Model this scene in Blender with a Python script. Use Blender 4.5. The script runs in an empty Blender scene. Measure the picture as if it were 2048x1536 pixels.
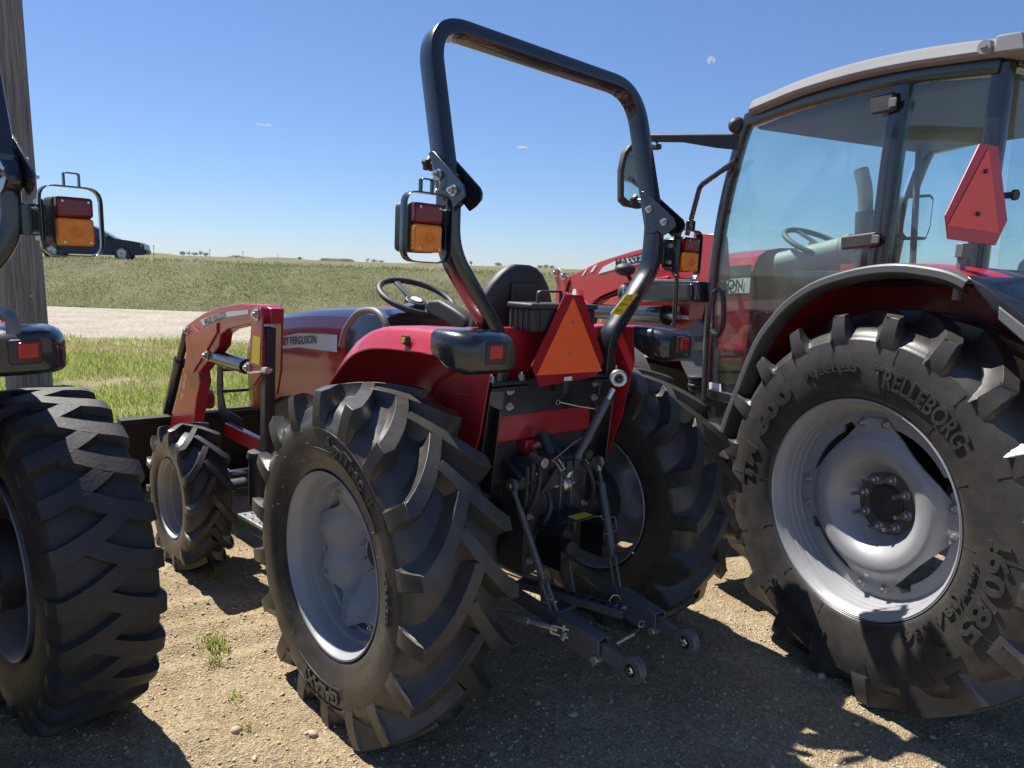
import bpy, bmesh, math, random
import numpy as np
from mathutils import Vector, Matrix, noise
from math import sin, cos, tan, atan, atan2, pi, radians, degrees, hypot, sqrt
S = bpy.context.scene
COL = S.collection
random.seed(7); rng = np.random.default_rng(7)

# ------------------------------------------------------------------ camera
F_PX, CAM_H = 1420.0, 1.71
ROLL = atan(0.035)
PITCH = atan((768 - 534) * cos(ROLL) / F_PX)
fw = np.array([0, cos(PITCH), -sin(PITCH)]); r0 = np.array([1.0, 0, 0]); u0 = np.cross(r0, fw)
c_r = r0 * cos(ROLL) + u0 * sin(ROLL); c_u = -r0 * sin(ROLL) + u0 * cos(ROLL)
CAM = np.array([0, 0, CAM_H])
cam_data = bpy.data.cameras.new('camera'); cam = bpy.data.objects.new('camera', cam_data); COL.objects.link(cam)
cam_data.sensor_width = 36; cam_data.lens = F_PX / 2048 * 36; cam_data.clip_start = 0.05; cam_data.clip_end = 20000
m = Matrix.Identity(4)
for i in range(3):
    m[i][0], m[i][1], m[i][2], m[i][3] = c_r[i], c_u[i], -fw[i], CAM[i]
cam.matrix_world = m
S.camera = cam

# ------------------------------------------------------------------ sky and sun
SUN_AZ, SUN_EL = 48.0, 55.0          # degrees left of the view direction, above the horizon
world = bpy.data.worlds.new('World'); S.world = world; world.use_nodes = True
wn = world.node_tree; wn.nodes.clear()
sky = wn.nodes.new('ShaderNodeTexSky'); sky.sky_type = 'NISHITA'; sky.sun_disc = False
sky.sun_elevation = radians(SUN_EL); sky.sun_rotation = radians(-SUN_AZ); sky.altitude = 400
sky.air_density = 1.0; sky.dust_density = 0.0; sky.ozone_density = 3.0
bg = wn.nodes.new('ShaderNodeBackground'); bg.inputs['Strength'].default_value = 0.093
wo = wn.nodes.new('ShaderNodeOutputWorld')
tint = wn.nodes.new('ShaderNodeMix'); tint.data_type = 'RGBA'; tint.blend_type = 'MULTIPLY'; tint.inputs[0].default_value = 1.0; tint.inputs[7].default_value = (.66, .80, 1.08, 1)   # white balance of the whole sky
gam = wn.nodes.new('ShaderNodeGamma'); gam.inputs['Gamma'].default_value = .8; wn.links.new(sky.outputs[0], gam.inputs['Color']); wn.links.new(gam.outputs[0], tint.inputs[6]); wn.links.new(tint.outputs[2], bg.inputs['Color']); wn.links.new(bg.outputs[0], wo.inputs['Surface'])
sun_data = bpy.data.lights.new('sun', 'SUN'); sun_data.energy = 5.0; sun_data.angle = radians(0.53); sun_data.color = (1.0, 0.95, 0.88)
sun = bpy.data.objects.new('sun', sun_data); COL.objects.link(sun)
sv = Vector((-sin(radians(SUN_AZ)) * cos(radians(SUN_EL)), cos(radians(SUN_AZ)) * cos(radians(SUN_EL)), sin(radians(SUN_EL))))
sun.rotation_euler = sv.to_track_quat('Z', 'Y').to_euler(); sun.location = sv * 30
S.view_settings.view_transform = 'Standard'; S.view_settings.look = 'None'
S.view_settings.exposure = 0.84; S.view_settings.gamma = 1.0; S.view_settings.use_curve_mapping = False

# ------------------------------------------------------------------ frames: pixel of the photograph + one known coordinate -> point
def ray(px, py):
    return c_r * ((px - 1024) / F_PX) - c_u * ((py - 768) / F_PX) + fw
class Frame:
    def __init__(s, o, az, roll=0.0):
        a = radians(az); s.f = np.array([-sin(a), cos(a), 0.0]); l = np.array([-cos(a), -sin(a), 0.0]); u = np.array([0, 0, 1.0])
        t = radians(roll); s.l = l * cos(t) + u * sin(t); s.u = -l * sin(t) + u * cos(t)
        s.o = np.array([o[0], o[1], o[2]]); s.M = np.array([s.f, s.l, s.u])
    def at(s, px, py, x=None, y=None, z=None):
        d = s.M @ ray(px, py); c = s.M @ (CAM - s.o)
        k = 0 if x is not None else 1 if y is not None else 2
        v = (x, y, z)[k]; return tuple(c + (v - c[k]) / d[k] * d)
    def matrix(s):
        m = Matrix.Identity(4)
        for i in range(3):
            m[i][0], m[i][1], m[i][2], m[i][3] = s.f[i], s.l[i], s.u[i], s.o[i]
        return m
CT = Frame((-0.00835, 3.04824, -0.0183), 42.27, 1.2)     # centre tractor
RT = Frame((2.3209, 3.2395, 0.0), 24.58)                 # cab tractor on the right
LT = Frame((-2.165, 2.0, -0.022), 50.1)                     # tractor at the left edge
def C(px, py, **k): return CT.at(px, py, **k)
def Rr(px, py, **k): return RT.at(px, py, **k)

# ------------------------------------------------------------------ materials
MATS = {}
def mat(name, col, rough=0.5, metal=0.0, coat=0.0, var=0.12, vscale=6.0, bump=0.0, bscale=60.0, dust=0.0, dustcol=(0.30, 0.24, 0.17),
        spec=0.5, trans=0.0, rvar=0.08, emit=None, coatr=0.06):
    if name in MATS: return MATS[name]
    M = bpy.data.materials.new(name); M.use_nodes = True; nt = M.node_tree; N = nt.nodes; L = nt.links
    b = N['Principled BSDF']
    tc = N.new('ShaderNodeTexCoord'); nz = N.new('ShaderNodeTexNoise'); nz.inputs['Scale'].default_value = vscale; nz.inputs['Detail'].default_value = 6
    L.new(tc.outputs['Object'], nz.inputs['Vector'])
    mx = N.new('ShaderNodeMix'); mx.data_type = 'RGBA'
    mx.inputs[6].default_value = (*[c * (1 - var) for c in col], 1); mx.inputs[7].default_value = (*[min(1, c * (1 + var)) for c in col], 1)
    L.new(nz.outputs[0], mx.inputs[0]); out = mx.outputs[2]
    if dust > 0:
        n2 = N.new('ShaderNodeTexNoise'); n2.inputs['Scale'].default_value = vscale * 2.3; n2.inputs['Detail'].default_value = 8; n2.inputs['Roughness'].default_value = .7
        L.new(tc.outputs['Object'], n2.inputs['Vector'])
        mr = N.new('ShaderNodeMapRange'); mr.inputs[1].default_value = .38; mr.inputs[2].default_value = .72; mr.inputs[3].default_value = dust * .25; mr.inputs[4].default_value = dust
        L.new(n2.outputs[0], mr.inputs[0])
        m2 = N.new('ShaderNodeMix'); m2.data_type = 'RGBA'; m2.inputs[7].default_value = (*dustcol, 1)
        L.new(mr.outputs[0], m2.inputs[0]); L.new(out, m2.inputs[6]); out = m2.outputs[2]
    L.new(out, b.inputs['Base Color'])
    rr = N.new('ShaderNodeMapRange'); rr.inputs[3].default_value = max(0.02, rough - rvar); rr.inputs[4].default_value = min(1, rough + rvar)
    n3 = N.new('ShaderNodeTexNoise'); n3.inputs['Scale'].default_value = vscale * 3; n3.inputs['Detail'].default_value = 5
    L.new(tc.outputs['Object'], n3.inputs['Vector']); L.new(n3.outputs[0], rr.inputs[0]); L.new(rr.outputs[0], b.inputs['Roughness'])
    b.inputs['Metallic'].default_value = metal; b.inputs['Specular IOR Level'].default_value = spec
    b.inputs['Coat Weight'].default_value = coat; b.inputs['Coat Roughness'].default_value = coatr
    b.inputs['Transmission Weight'].default_value = trans
    if bump > 0:
        n4 = N.new('ShaderNodeTexNoise'); n4.inputs['Scale'].default_value = bscale; n4.inputs['Detail'].default_value = 4
        L.new(tc.outputs['Object'], n4.inputs['Vector'])
        bp = N.new('ShaderNodeBump'); bp.inputs['Strength'].default_value = bump; bp.inputs['Distance'].default_value = .01
        L.new(n4.outputs[0], bp.inputs['Height']); L.new(bp.outputs[0], b.inputs['Normal'])
    MATS[name] = M; return M
RUB = mat('tyre_rubber', (0.026, 0.026, 0.028), .38, dust=.24, dustcol=(.22, .185, .14), bump=.05, bscale=120, vscale=5, rvar=.14)
RUB2 = mat('worn_tyre_rubber', (0.018, 0.019, 0.022), .62, dust=.20, dustcol=(.20, .155, .10), bump=.12, bscale=70, vscale=4, rvar=.12)
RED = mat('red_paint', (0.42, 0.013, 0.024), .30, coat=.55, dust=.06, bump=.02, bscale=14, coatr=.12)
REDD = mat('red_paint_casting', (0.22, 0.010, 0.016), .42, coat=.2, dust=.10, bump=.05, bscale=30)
BLK = mat('black_gloss_paint', (0.013, 0.016, 0.023), .26, coat=.6, dust=.02, bump=.02, bscale=18, coatr=.1)
BLM = mat('black_matt_plastic', (0.022, 0.023, 0.026), .55, dust=.12, bump=.12, bscale=220)
DGR = mat('dark_grey_casting', (0.030, 0.032, 0.038), .45, dust=.10, bump=.12, bscale=45)
GRY = mat('grey_plastic', (0.13, 0.135, 0.145), .5, dust=.12, bump=.08, bscale=160)
LGR = mat('light_grey_roof_plastic', (0.25, 0.255, 0.265), .8, dust=.02, bump=.03, spec=.15)
SIL = mat('silver_wheel_paint', (0.33, 0.335, 0.35), .42, metal=.10, dust=.08, bump=.03, bscale=10)
ZNC = mat('zinc_steel', (0.62, 0.61, 0.58), .32, metal=.9, dust=.10, vscale=30)
CHR = mat('chrome_steel', (0.7, 0.7, 0.7), .14, metal=1.0, vscale=20)
LNK = mat('grey_link_paint', (0.075, 0.083, 0.095), .42, coat=.2, dust=.18, bump=.06, bscale=40)
RST = mat('rusty_hub_steel', (0.10, 0.075, 0.06), .6, dust=.2, vscale=20, bump=.2)
ORG = mat('fluorescent_orange', (1.0, 0.14, 0.04), .7, var=.02, spec=.25)
RFL = mat('red_reflective_border', (0.30, 0.008, 0.016), .35, var=.05)
BKT = mat('bucket_black_paint', (0.012, 0.013, 0.016), .62, dust=.04, bump=.05, bscale=30, spec=.3)
RLN = mat('red_lens', (0.42, 0.006, 0.010), .12, coat=.5, var=.05)
DRL = mat('dark_red_lens', (0.16, 0.006, 0.010), .22, coat=.1, var=.05)
AML = mat('amber_lens', (1.0, 0.25, 0.012), .22, coat=.15, var=.35, vscale=45, bump=.6, bscale=130)
ORG2 = mat('relit_sign_red', (0.85, 0.075, 0.05), .4, var=.05)  # emblem orange recoloured: the different lighting of this sign is painted in
RFL2 = mat('relit_sign_border', (0.48, 0.03, 0.05), .35, var=.05)  # border red shifted likewise, lighting of this sign put into the colour
WHT = mat('white_decal', (0.78, 0.78, 0.76), .4, var=.03)
SLD = mat('silver_decal', (0.74, 0.75, 0.76), .35, metal=.1, var=.03)
INK = mat('black_ink', (0.012, 0.012, 0.014), .4, var=0)
YEL = mat('yellow_decal', (0.78, 0.58, 0.03), .4, var=.05)
MIRR = mat('mirror_glass', (0.85, 0.87, 0.88), .03, metal=1.0, var=0, rvar=0)
INT = mat('cab_interior_plastic', (0.10, 0.105, 0.11), .6, bump=.1, bscale=120)
INTL = mat('pale_cab_trim', (0.30, 0.31, 0.29), .6, bump=.05)
def glass_mat(name, tint, refl):
    M = bpy.data.materials.new(name); M.use_nodes = True; nt = M.node_tree; N = nt.nodes; L = nt.links; N.clear()
    o = N.new('ShaderNodeOutputMaterial'); t = N.new('ShaderNodeBsdfTransparent'); g = N.new('ShaderNodeBsdfGlossy'); mx = N.new('ShaderNodeMixShader'); f = N.new('ShaderNodeFresnel')
    df = N.new('ShaderNodeBsdfDiffuse'); df.inputs['Color'].default_value = (.5, .55, .55, 1); m0 = N.new('ShaderNodeMixShader')
    tc = N.new('ShaderNodeTexCoord'); nz = N.new('ShaderNodeTexNoise'); nz.inputs['Scale'].default_value = 3.5; nz.inputs['Detail'].default_value = 8
    mr = N.new('ShaderNodeMapRange'); mr.inputs[1].default_value = .35; mr.inputs[2].default_value = .8; mr.inputs[3].default_value = .015; mr.inputs[4].default_value = .09
    L.new(tc.outputs['Object'], nz.inputs['Vector']); L.new(nz.outputs[0], mr.inputs[0])
    t.inputs['Color'].default_value = (*tint, 1); g.inputs['Roughness'].default_value = .01; 
    ge = N.new('ShaderNodeNewGeometry'); iv = N.new('ShaderNodeMapRange'); iv.inputs[3].default_value = refl; iv.inputs[4].default_value = 1 / refl
    L.new(ge.outputs['Backfacing'], iv.inputs[0]); L.new(iv.outputs[0], f.inputs['IOR'])
    L.new(mr.outputs[0], m0.inputs[0]); L.new(t.outputs[0], m0.inputs[1]); L.new(df.outputs[0], m0.inputs[2])
    L.new(f.outputs[0], mx.inputs[0]); L.new(m0.outputs[0], mx.inputs[1]); L.new(g.outputs[0], mx.inputs[2]); L.new(mx.outputs[0], o.inputs['Surface'])
    return M
GLS = glass_mat('tinted_cab_glass', (.90, .975, .97), 1.5)

# ------------------------------------------------------------------ mesh builder
def V(*a): return np.array(a if len(a) > 1 else a[0], float)
def nrm(v): v = V(v); n = np.linalg.norm(v); return v / n if n > 1e-12 else v
class MB:
    def __init__(s): s.v = []; s.f = []
    def add(s, vs, fs):
        b = len(s.v); s.v.extend([tuple(map(float, p)) for p in vs]); s.f.extend([tuple(b + i for i in f) for f in fs]); return s
    def box(s, c, d, ax=None):
        c = V(c); X, Y, Z = (V(1, 0, 0), V(0, 1, 0), V(0, 0, 1)) if ax is None else [nrm(a) for a in ax]
        h = V(d) / 2; P = [c + X * h[0] * i + Y * h[1] * j + Z * h[2] * k for k in (-1, 1) for j in (-1, 1) for i in (-1, 1)]
        return s.add(P, [(0, 2, 3, 1), (4, 5, 7, 6), (0, 1, 5, 4), (2, 6, 7, 3), (0, 4, 6, 2), (1, 3, 7, 5)])
    def bar(s, a, b, w, h, up=(0, 0, 1)):
        a, b = V(a), V(b); X = nrm(b - a); Y = nrm(np.cross(up, X)); Z = np.cross(X, Y)
        return s.box((a + b) / 2, (np.linalg.norm(b - a), w, h), (X, Y, Z))
    def cyl(s, a, b, r, n=20, r2=None, cap=True):
        a, b = V(a), V(b); X = nrm(b - a); t = V(0, 0, 1) if abs(X[2]) < .9 else V(1, 0, 0); Y = nrm(np.cross(t, X)); Z = np.cross(X, Y); r2 = r if r2 is None else r2
        P = []; 
        for c, q in ((a, r), (b, r2)):
            P += [c + q * (cos(2 * pi * i / n) * Y + sin(2 * pi * i / n) * Z) for i in range(n)]
        F = [(i, (i + 1) % n, n + (i + 1) % n, n + i) for i in range(n)]
        if cap: F += [tuple(range(n - 1, -1, -1)), tuple(range(n, 2 * n))]
        return s.add(P, F)
    def frames(s, path, closed=False, up=None):
        P = [V(p) for p in path]; n = len(P); T = []
        for i in range(n):
            a = P[i - 1] if (i > 0 or closed) else P[i]; b = P[(i + 1) % n] if (i < n - 1 or closed) else P[i]
            T.append(nrm(nrm(P[i] - a) + nrm(b - P[i])) if np.linalg.norm(P[i] - a) > 1e-9 and np.linalg.norm(b - P[i]) > 1e-9 else nrm(b - a))
        N = []
        if up is not None:
            for t in T: N.append(nrm(V(up) - t * np.dot(V(up), t)))
        else:
            t0 = T[0]; g = V(0, 0, 1) if abs(t0[2]) < .9 else V(1, 0, 0); N.append(nrm(np.cross(np.cross(t0, g), t0)))
            for i in range(1, n):
                q = N[-1] - T[i] * np.dot(N[-1], T[i]); N.append(nrm(q))
        return P, T, N
    def sweep(s, path, section, closed=False, up=None, cap=True, mit=True):
        """sweep a closed 2D section [(n,b)] along path; n is along `up`"""
        P, T, N = s.frames(path, closed, up); m = len(section); vs = []
        for i, (p, t, n) in enumerate(zip(P, T, N)):
            b = np.cross(t, n); k = 1.0
            sec = section[i] if isinstance(section[0][0], (list, tuple)) else section
            m = len(sec)
            vs += [p + n * q[0] + b * q[1] for q in sec]
        L = len(P); F = []
        for i in range(L if closed else L - 1):
            j = (i + 1) % L
            F += [(i * m + k, i * m + (k + 1) % m, j * m + (k + 1) % m, j * m + k) for k in range(m)]
        if cap and not closed: F += [tuple(range(m - 1, -1, -1)), tuple((L - 1) * m + k for k in range(m))]
        return s.add(vs, F)
    def tube(s, path, r, n=12, closed=False):
        return s.sweep(path, [(r * cos(2 * pi * i / n), r * sin(2 * pi * i / n)) for i in range(n)], closed)
    def rtube(s, path, h, w, up, rad=.006, closed=False):
        a, b, c = h / 2, w / 2, min(rad, h / 2.2, w / 2.2); k = c * .3
        sec = [(a, b - c), (a - k, b - k), (a - c, b), (-a + c, b), (-a + k, b - k), (-a, b - c), (-a, -b + c), (-a + k, -b + k), (-a + c, -b), (a - c, -b), (a - k, -b + k), (a, -b + c)]
        return s.sweep(path, sec, closed, up)
    def prism(s, poly, off):
        n = len(poly); P = [V(p) for p in poly]; o = V(off)
        s.add(P + [p + o for p in P], [tuple(range(n)), tuple(range(2 * n - 1, n - 1, -1))] + [(i, n + i, n + (i + 1) % n, (i + 1) % n) for i in range(n)]); return s
    def lathe(s, prof, n=64, c=(0, 0, 0), a0=0.0, a1=2 * pi, closedprof=False):
        """profile [(y, r)] about the y axis; angle from top towards the rear (-x)"""
        full = abs(a1 - a0 - 2 * pi) < 1e-6; k = n if full else n + 1; m = len(prof); vs = []
        for i in range(k):
            t = a0 + (a1 - a0) * i / n
            vs += [(c[0] - r * sin(t), c[1] + y, c[2] + r * cos(t)) for y, r in prof]
        F = []
        for i in range(n):
            j = (i + 1) % k
            F += [(i * m + q, i * m + (q + 1) % m, j * m + (q + 1) % m, j * m + q) for q in range(m if closedprof else m - 1)]
        return s.add(vs, F)
    def grid(s, rows):
        m = len(rows[0]); vs = [p for r in rows for p in r]
        return s.add(vs, [(i * m + k, i * m + k + 1, (i + 1) * m + k + 1, (i + 1) * m + k) for i in range(len(rows) - 1) for k in range(m - 1)])
    def sheet(s, rows, off):
        """curved sheet with thickness: rows of points, copy moved by off (vector or per point function)"""
        m = len(rows[0]); n = len(rows); A = [V(p) for r in rows for p in r]
        o = (lambda p: V(off)) if not callable(off) else off
        B = [p + o(p) for p in A]; F = []; q = m * n
        for i in range(n - 1):
            for k in range(m - 1):
                f = (i * m + k, i * m + k + 1, (i + 1) * m + k + 1, (i + 1) * m + k); F += [f, tuple(q + x for x in reversed(f))]
        ring = [k for k in range(m)] + [i * m + m - 1 for i in range(1, n)] + [(n - 1) * m + k for k in range(m - 2, -1, -1)] + [i * m for i in range(n - 2, 0, -1)]
        for a, b in zip(ring, ring[1:] + ring[:1]): F.append((a, q + a, q + b, b))
        return s.add(A + B, F)
    def sphere(s, c, r, n=16, m=10, sc=(1, 1, 1)):
        c = V(c); vs = [c + V(0, 0, r * sc[2])]
        for i in range(1, m):
            a = pi * i / m
            vs += [c + r * V(sin(a) * cos(2 * pi * k / n) * sc[0], sin(a) * sin(2 * pi * k / n) * sc[1], cos(a) * sc[2]) for k in range(n)]
        vs.append(c - V(0, 0, r * sc[2])); e = len(vs) - 1
        F = [(0, 1 + k, 1 + (k + 1) % n) for k in range(n)]
        for i in range(m - 2):
            F += [(1 + i * n + k, 1 + (i + 1) * n + k, 1 + (i + 1) * n + (k + 1) % n, 1 + i * n + (k + 1) % n) for k in range(n)]
        F += [(e, 1 + (m - 2) * n + (k + 1) % n, 1 + (m - 2) * n + k) for k in range(n)]
        return s.add(vs, F)
    def hexbolt(s, c, ax, r=.012, h=.012, washer=True):
        c = V(c); ax = nrm(ax)
        if washer: s.cyl(c, c + ax * .003, r * 1.45, 16)
        s.cyl(c + ax * .003, c + ax * (h + .003), r, 6); s.cyl(c + ax * (h + .003), c + ax * (h + .012), r * .5, 8); return s
    def mirror_y(s):
        o = MB(); o.v = [(x, -y, z) for x, y, z in s.v]; o.f = [tuple(reversed(f)) for f in s.f]; return o
    def build(s, name, material, parent=None, smooth=38, bevel=0.0, seg=2, kind=None):
        me = bpy.data.meshes.new(name); me.from_pydata(s.v, [], s.f)
        bm = bmesh.new(); bm.from_mesh(me); bmesh.ops.recalc_face_normals(bm, faces=bm.faces[:]); bm.to_mesh(me); bm.free()
        me.update()
        if smooth:
            me.polygons.foreach_set('use_smooth', [True] * len(me.polygons)); me.set_sharp_from_angle(angle=radians(smooth))
        ob = bpy.data.objects.new(name, me); COL.objects.link(ob)
        if material: me.materials.append(material)
        if parent is not None: ob.parent = parent
        if bevel > 0:
            md = ob.modifiers.new('bevel', 'BEVEL'); md.width = bevel; md.segments = seg; md.limit_method = 'ANGLE'; md.angle_limit = radians(40)
        if kind: ob['kind'] = kind
        return ob
def tag(o, label, cat, group=None):
    o['label'] = label; o['category'] = cat
    if group: o['group'] = group
    return o
def empty(name, matrix):
    o = bpy.data.objects.new(name, None); COL.objects.link(o); o.matrix_world = matrix; o.empty_display_size = .2; return o
_TXT = {}
def text_geo(txt, size=1.0, shear=0.0, spacing=1.0, bold=0.0):
    """flat text triangles: verts [(u, v)] starting at u=0, faces, width"""
    key = (txt, size, shear, spacing, bold)
    if key in _TXT: return _TXT[key]
    cu = bpy.data.curves.new('txt', 'FONT'); cu.body = txt; cu.size = size; cu.shear = shear; cu.space_character = spacing; cu.resolution_u = 3; cu.offset = bold
    ob = bpy.data.objects.new('txt', cu); COL.objects.link(ob)
    dg = bpy.context.evaluated_depsgraph_get(); me = bpy.data.meshes.new_from_object(ob.evaluated_get(dg))
    vs = [(v.co.x, v.co.y) for v in me.vertices]; fs = [tuple(p.vertices) for p in me.polygons]
    bpy.data.objects.remove(ob); bpy.data.curves.remove(cu); bpy.data.meshes.remove(me)
    w = max(v[0] for v in vs); _TXT[key] = (vs, fs, w); return _TXT[key]
def text_on(mb, txt, fn, size, shear=0.0, spacing=1.0, bold=0.0, xscale=1.0):
    vs, fs, w = text_geo(txt, size, shear, spacing, bold)
    mb.add([fn(u * xscale, v) for u, v in vs], fs); return w * xscale
def arc(c, r, a0, a1, n, ax, ay):
    c, ax, ay = V(c), V(ax), V(ay); return [c + r * (cos(a0 + (a1 - a0) * i / n) * ax + sin(a0 + (a1 - a0) * i / n) * ay) for i in range(n + 1)]
def fillet(path, rads, n=6, closed=False):
    """round the inner corners of a polyline"""
    P = [V(p) for p in path]; L = len(P); out = []
    for i in range(L):
        rd = rads[i] if isinstance(rads, (list, tuple)) else rads
        if (not closed and i in (0, L - 1)) or rd <= 0: out.append(P[i]); continue
        a, b, c = P[i - 1], P[i], P[(i + 1) % L]; d1, d2 = nrm(a - b), nrm(c - b); ang = math.acos(max(-1, min(1, np.dot(d1, d2))))
        t = min(rd / tan(ang / 2), .49 * np.linalg.norm(a - b), .49 * np.linalg.norm(c - b))
        for k in range(n + 1):
            u = k / n; p0, p2 = b + d1 * t, b + d2 * t; out.append((1 - u) ** 2 * p0 + 2 * u * (1 - u) * b + u * u * p2)
    return out
def smooth_path(P, n=6):
    """Catmull-Rom through points"""
    P = [V(p) for p in P]; Q = [2 * P[0] - P[1]] + P + [2 * P[-1] - P[-2]]; out = []
    for i in range(1, len(Q) - 2):
        for k in range(n):
            t = k / n; a, b, c, d = Q[i - 1:i + 3]
            out.append(.5 * (2 * b + (c - a) * t + (2 * a - 5 * b + 4 * c - d) * t * t + (3 * b - a - 3 * c + d) * t ** 3))
    out.append(P[-1]); return out
# ------------------------------------------------------------------ terrain
def smooth01(t): t = np.clip(t, 0, 1); return t * t * (3 - 2 * t)
def gz(x, y):
    x = np.asarray(x, float); y = np.asarray(y, float)
    d = (x + .53) * .74 + (y - 2.56) * .67
    z = -.021 * np.clip(d, 0, 1.6) * (1 - smooth01((y - 6.0) / 4.0)) - .004
    z = z + (-.10) * smooth01((y - 7.0) / 2.5) * (1 - smooth01((y - 10.2) / 2.6))           # shallow verge ditch
    z = z - .22 * smooth01((y - 22.0) / 1.6) * (1 - smooth01((y - 23.5) / 3.0))
    z = z + 1.36 * smooth01((y - 23.0) / 7.0)
    z = z + .10 * np.exp(-((y - 29.3) / .7) ** 2)
    z = z - .30 * smooth01((y - 42) / 20) - .10 * smooth01((y - 80) / 300)
    return z
def fbm(x, y, sc, seed=0, octv=4):
    """cheap value noise on arrays"""
    r = np.random.default_rng(seed + 11); tab = r.random((64, 64)); out = np.zeros_like(x, float); a = 1.0; tot = 0
    for o in range(octv):
        u = x * sc * 2 ** o + 17.3 * o; v = y * sc * 2 ** o + 5.1 * o; i = np.floor(u).astype(int); j = np.floor(v).astype(int); fu = smooth01(u - i); fv = smooth01(v - j)
        g = lambda a_, b_: tab[a_ % 64, b_ % 64]
        out += a * ((g(i, j) * (1 - fu) + g(i + 1, j) * fu) * (1 - fv) + (g(i, j + 1) * (1 - fu) + g(i + 1, j + 1) * fu) * fv); tot += a; a *= .5
    return out / tot
def np_mesh(name, verts, faces, material, smooth=True, kind=None, parent=None):
    """verts (n,3), faces (m,k) arrays of one face size"""
    me = bpy.data.meshes.new(name); n, m, k = len(verts), len(faces), faces.shape[1]
    me.vertices.add(n); me.vertices.foreach_set('co', np.ascontiguousarray(verts, np.float32).ravel())
    me.loops.add(m * k); me.loops.foreach_set('vertex_index', np.ascontiguousarray(faces, np.int32).ravel())
    me.polygons.add(m); me.polygons.foreach_set('loop_start', np.arange(0, m * k, k, dtype=np.int32))
    if smooth: me.polygons.foreach_set('use_smooth', np.ones(m, bool))
    me.update(calc_edges=True); me.validate()
    o = bpy.data.objects.new(name, me); COL.objects.link(o); me.materials.append(material)
    if kind: o['kind'] = kind
    if parent is not None: o.parent = parent
    return o
def grid_xy(xs, ys):
    X, Y = np.meshgrid(xs, ys); n, m = len(ys), len(xs); i = np.arange(n - 1)[:, None] * m + np.arange(m - 1)[None, :]
    F = np.stack([i, i + 1, i + m + 1, i + m], -1).reshape(-1, 4); return X.ravel(), Y.ravel(), F
def ground_mat(name, cols, scale, bump, pebble=0.0, fine=14):
    M = bpy.data.materials.new(name); M.use_nodes = True; nt = M.node_tree; N = nt.nodes; L = nt.links; b = N['Principled BSDF']
    g = N.new('ShaderNodeNewGeometry'); n1 = N.new('ShaderNodeTexNoise'); n1.inputs['Scale'].default_value = scale; n1.inputs['Detail'].default_value = 10; n1.inputs['Roughness'].default_value = .65
    L.new(g.outputs['Position'], n1.inputs['Vector']); cr = N.new('ShaderNodeValToRGB'); e = cr.color_ramp.elements
    k = len(cols); e[0].position = .30; e[0].color = (*cols[0], 1); e[1].position = .72; e[1].color = (*cols[-1], 1)
    for i in range(1, k - 1):
        q = e.new(.30 + .42 * i / (k - 1)); q.color = (*cols[i], 1)
    L.new(n1.outputs[0], cr.inputs[0]); out = cr.outputs[0]
    n2 = N.new('ShaderNodeTexNoise'); n2.inputs['Scale'].default_value = scale * fine; n2.inputs['Detail'].default_value = 6
    L.new(g.outputs['Position'], n2.inputs['Vector'])
    mm = N.new('ShaderNodeMix'); mm.data_type = 'RGBA'; mm.blend_type = 'MULTIPLY'; mm.inputs[0].default_value = .55
    c2 = N.new('ShaderNodeMapRange'); c2.inputs[1].default_value = .3; c2.inputs[2].default_value = .7; c2.inputs[3].default_value = .55; c2.inputs[4].default_value = 1.25
    L.new(n2.outputs[0], c2.inputs[0]); L.new(out, mm.inputs[6]); L.new(c2.outputs[0], mm.inputs[7]); out = mm.outputs[2]
    if pebble > 0:
        vo = N.new('ShaderNodeTexVoronoi'); vo.inputs['Scale'].default_value = pebble; L.new(g.outputs['Position'], vo.inputs['Vector'])
        m3 = N.new('ShaderNodeMix'); m3.data_type = 'RGBA'; m3.blend_type = 'OVERLAY'; m3.inputs[0].default_value = .35
        bw = N.new('ShaderNodeRGBToBW'); L.new(vo.outputs['Color'], bw.inputs[0]); L.new(out, m3.inputs[6]); L.new(bw.outputs[0], m3.inputs[7]); out = m3.outputs[2]
    L.new(out, b.inputs['Base Color']); b.inputs['Roughness'].default_value = .95; b.inputs['Specular IOR Level'].default_value = .15
    bp = N.new('ShaderNodeBump'); bp.inputs['Strength'].default_value = bump; bp.inputs['Distance'].default_value = .03; L.new(n2.outputs[0], bp.inputs['Height']); L.new(bp.outputs[0], b.inputs['Normal'])
    return M
DIRT = ground_mat('yard_dirt', [(.34, .26, .155), (.46, .36, .22), (.54, .43, .28)], 2.2, .9, 90, 60)
PRAI = ground_mat('prairie_soil', [(.10, .105, .045), (.145, .145, .07), (.20, .185, .105)], .55, .9)
ROAD = ground_mat('gravel_road_surface', [(.28, .245, .195), (.34, .30, .24), (.39, .35, .285)], .9, .6, 30)
ASPH = ground_mat('old_asphalt', [(.14, .135, .13), (.17, .165, .155), (.2, .19, .18)], .4, .3)
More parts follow.
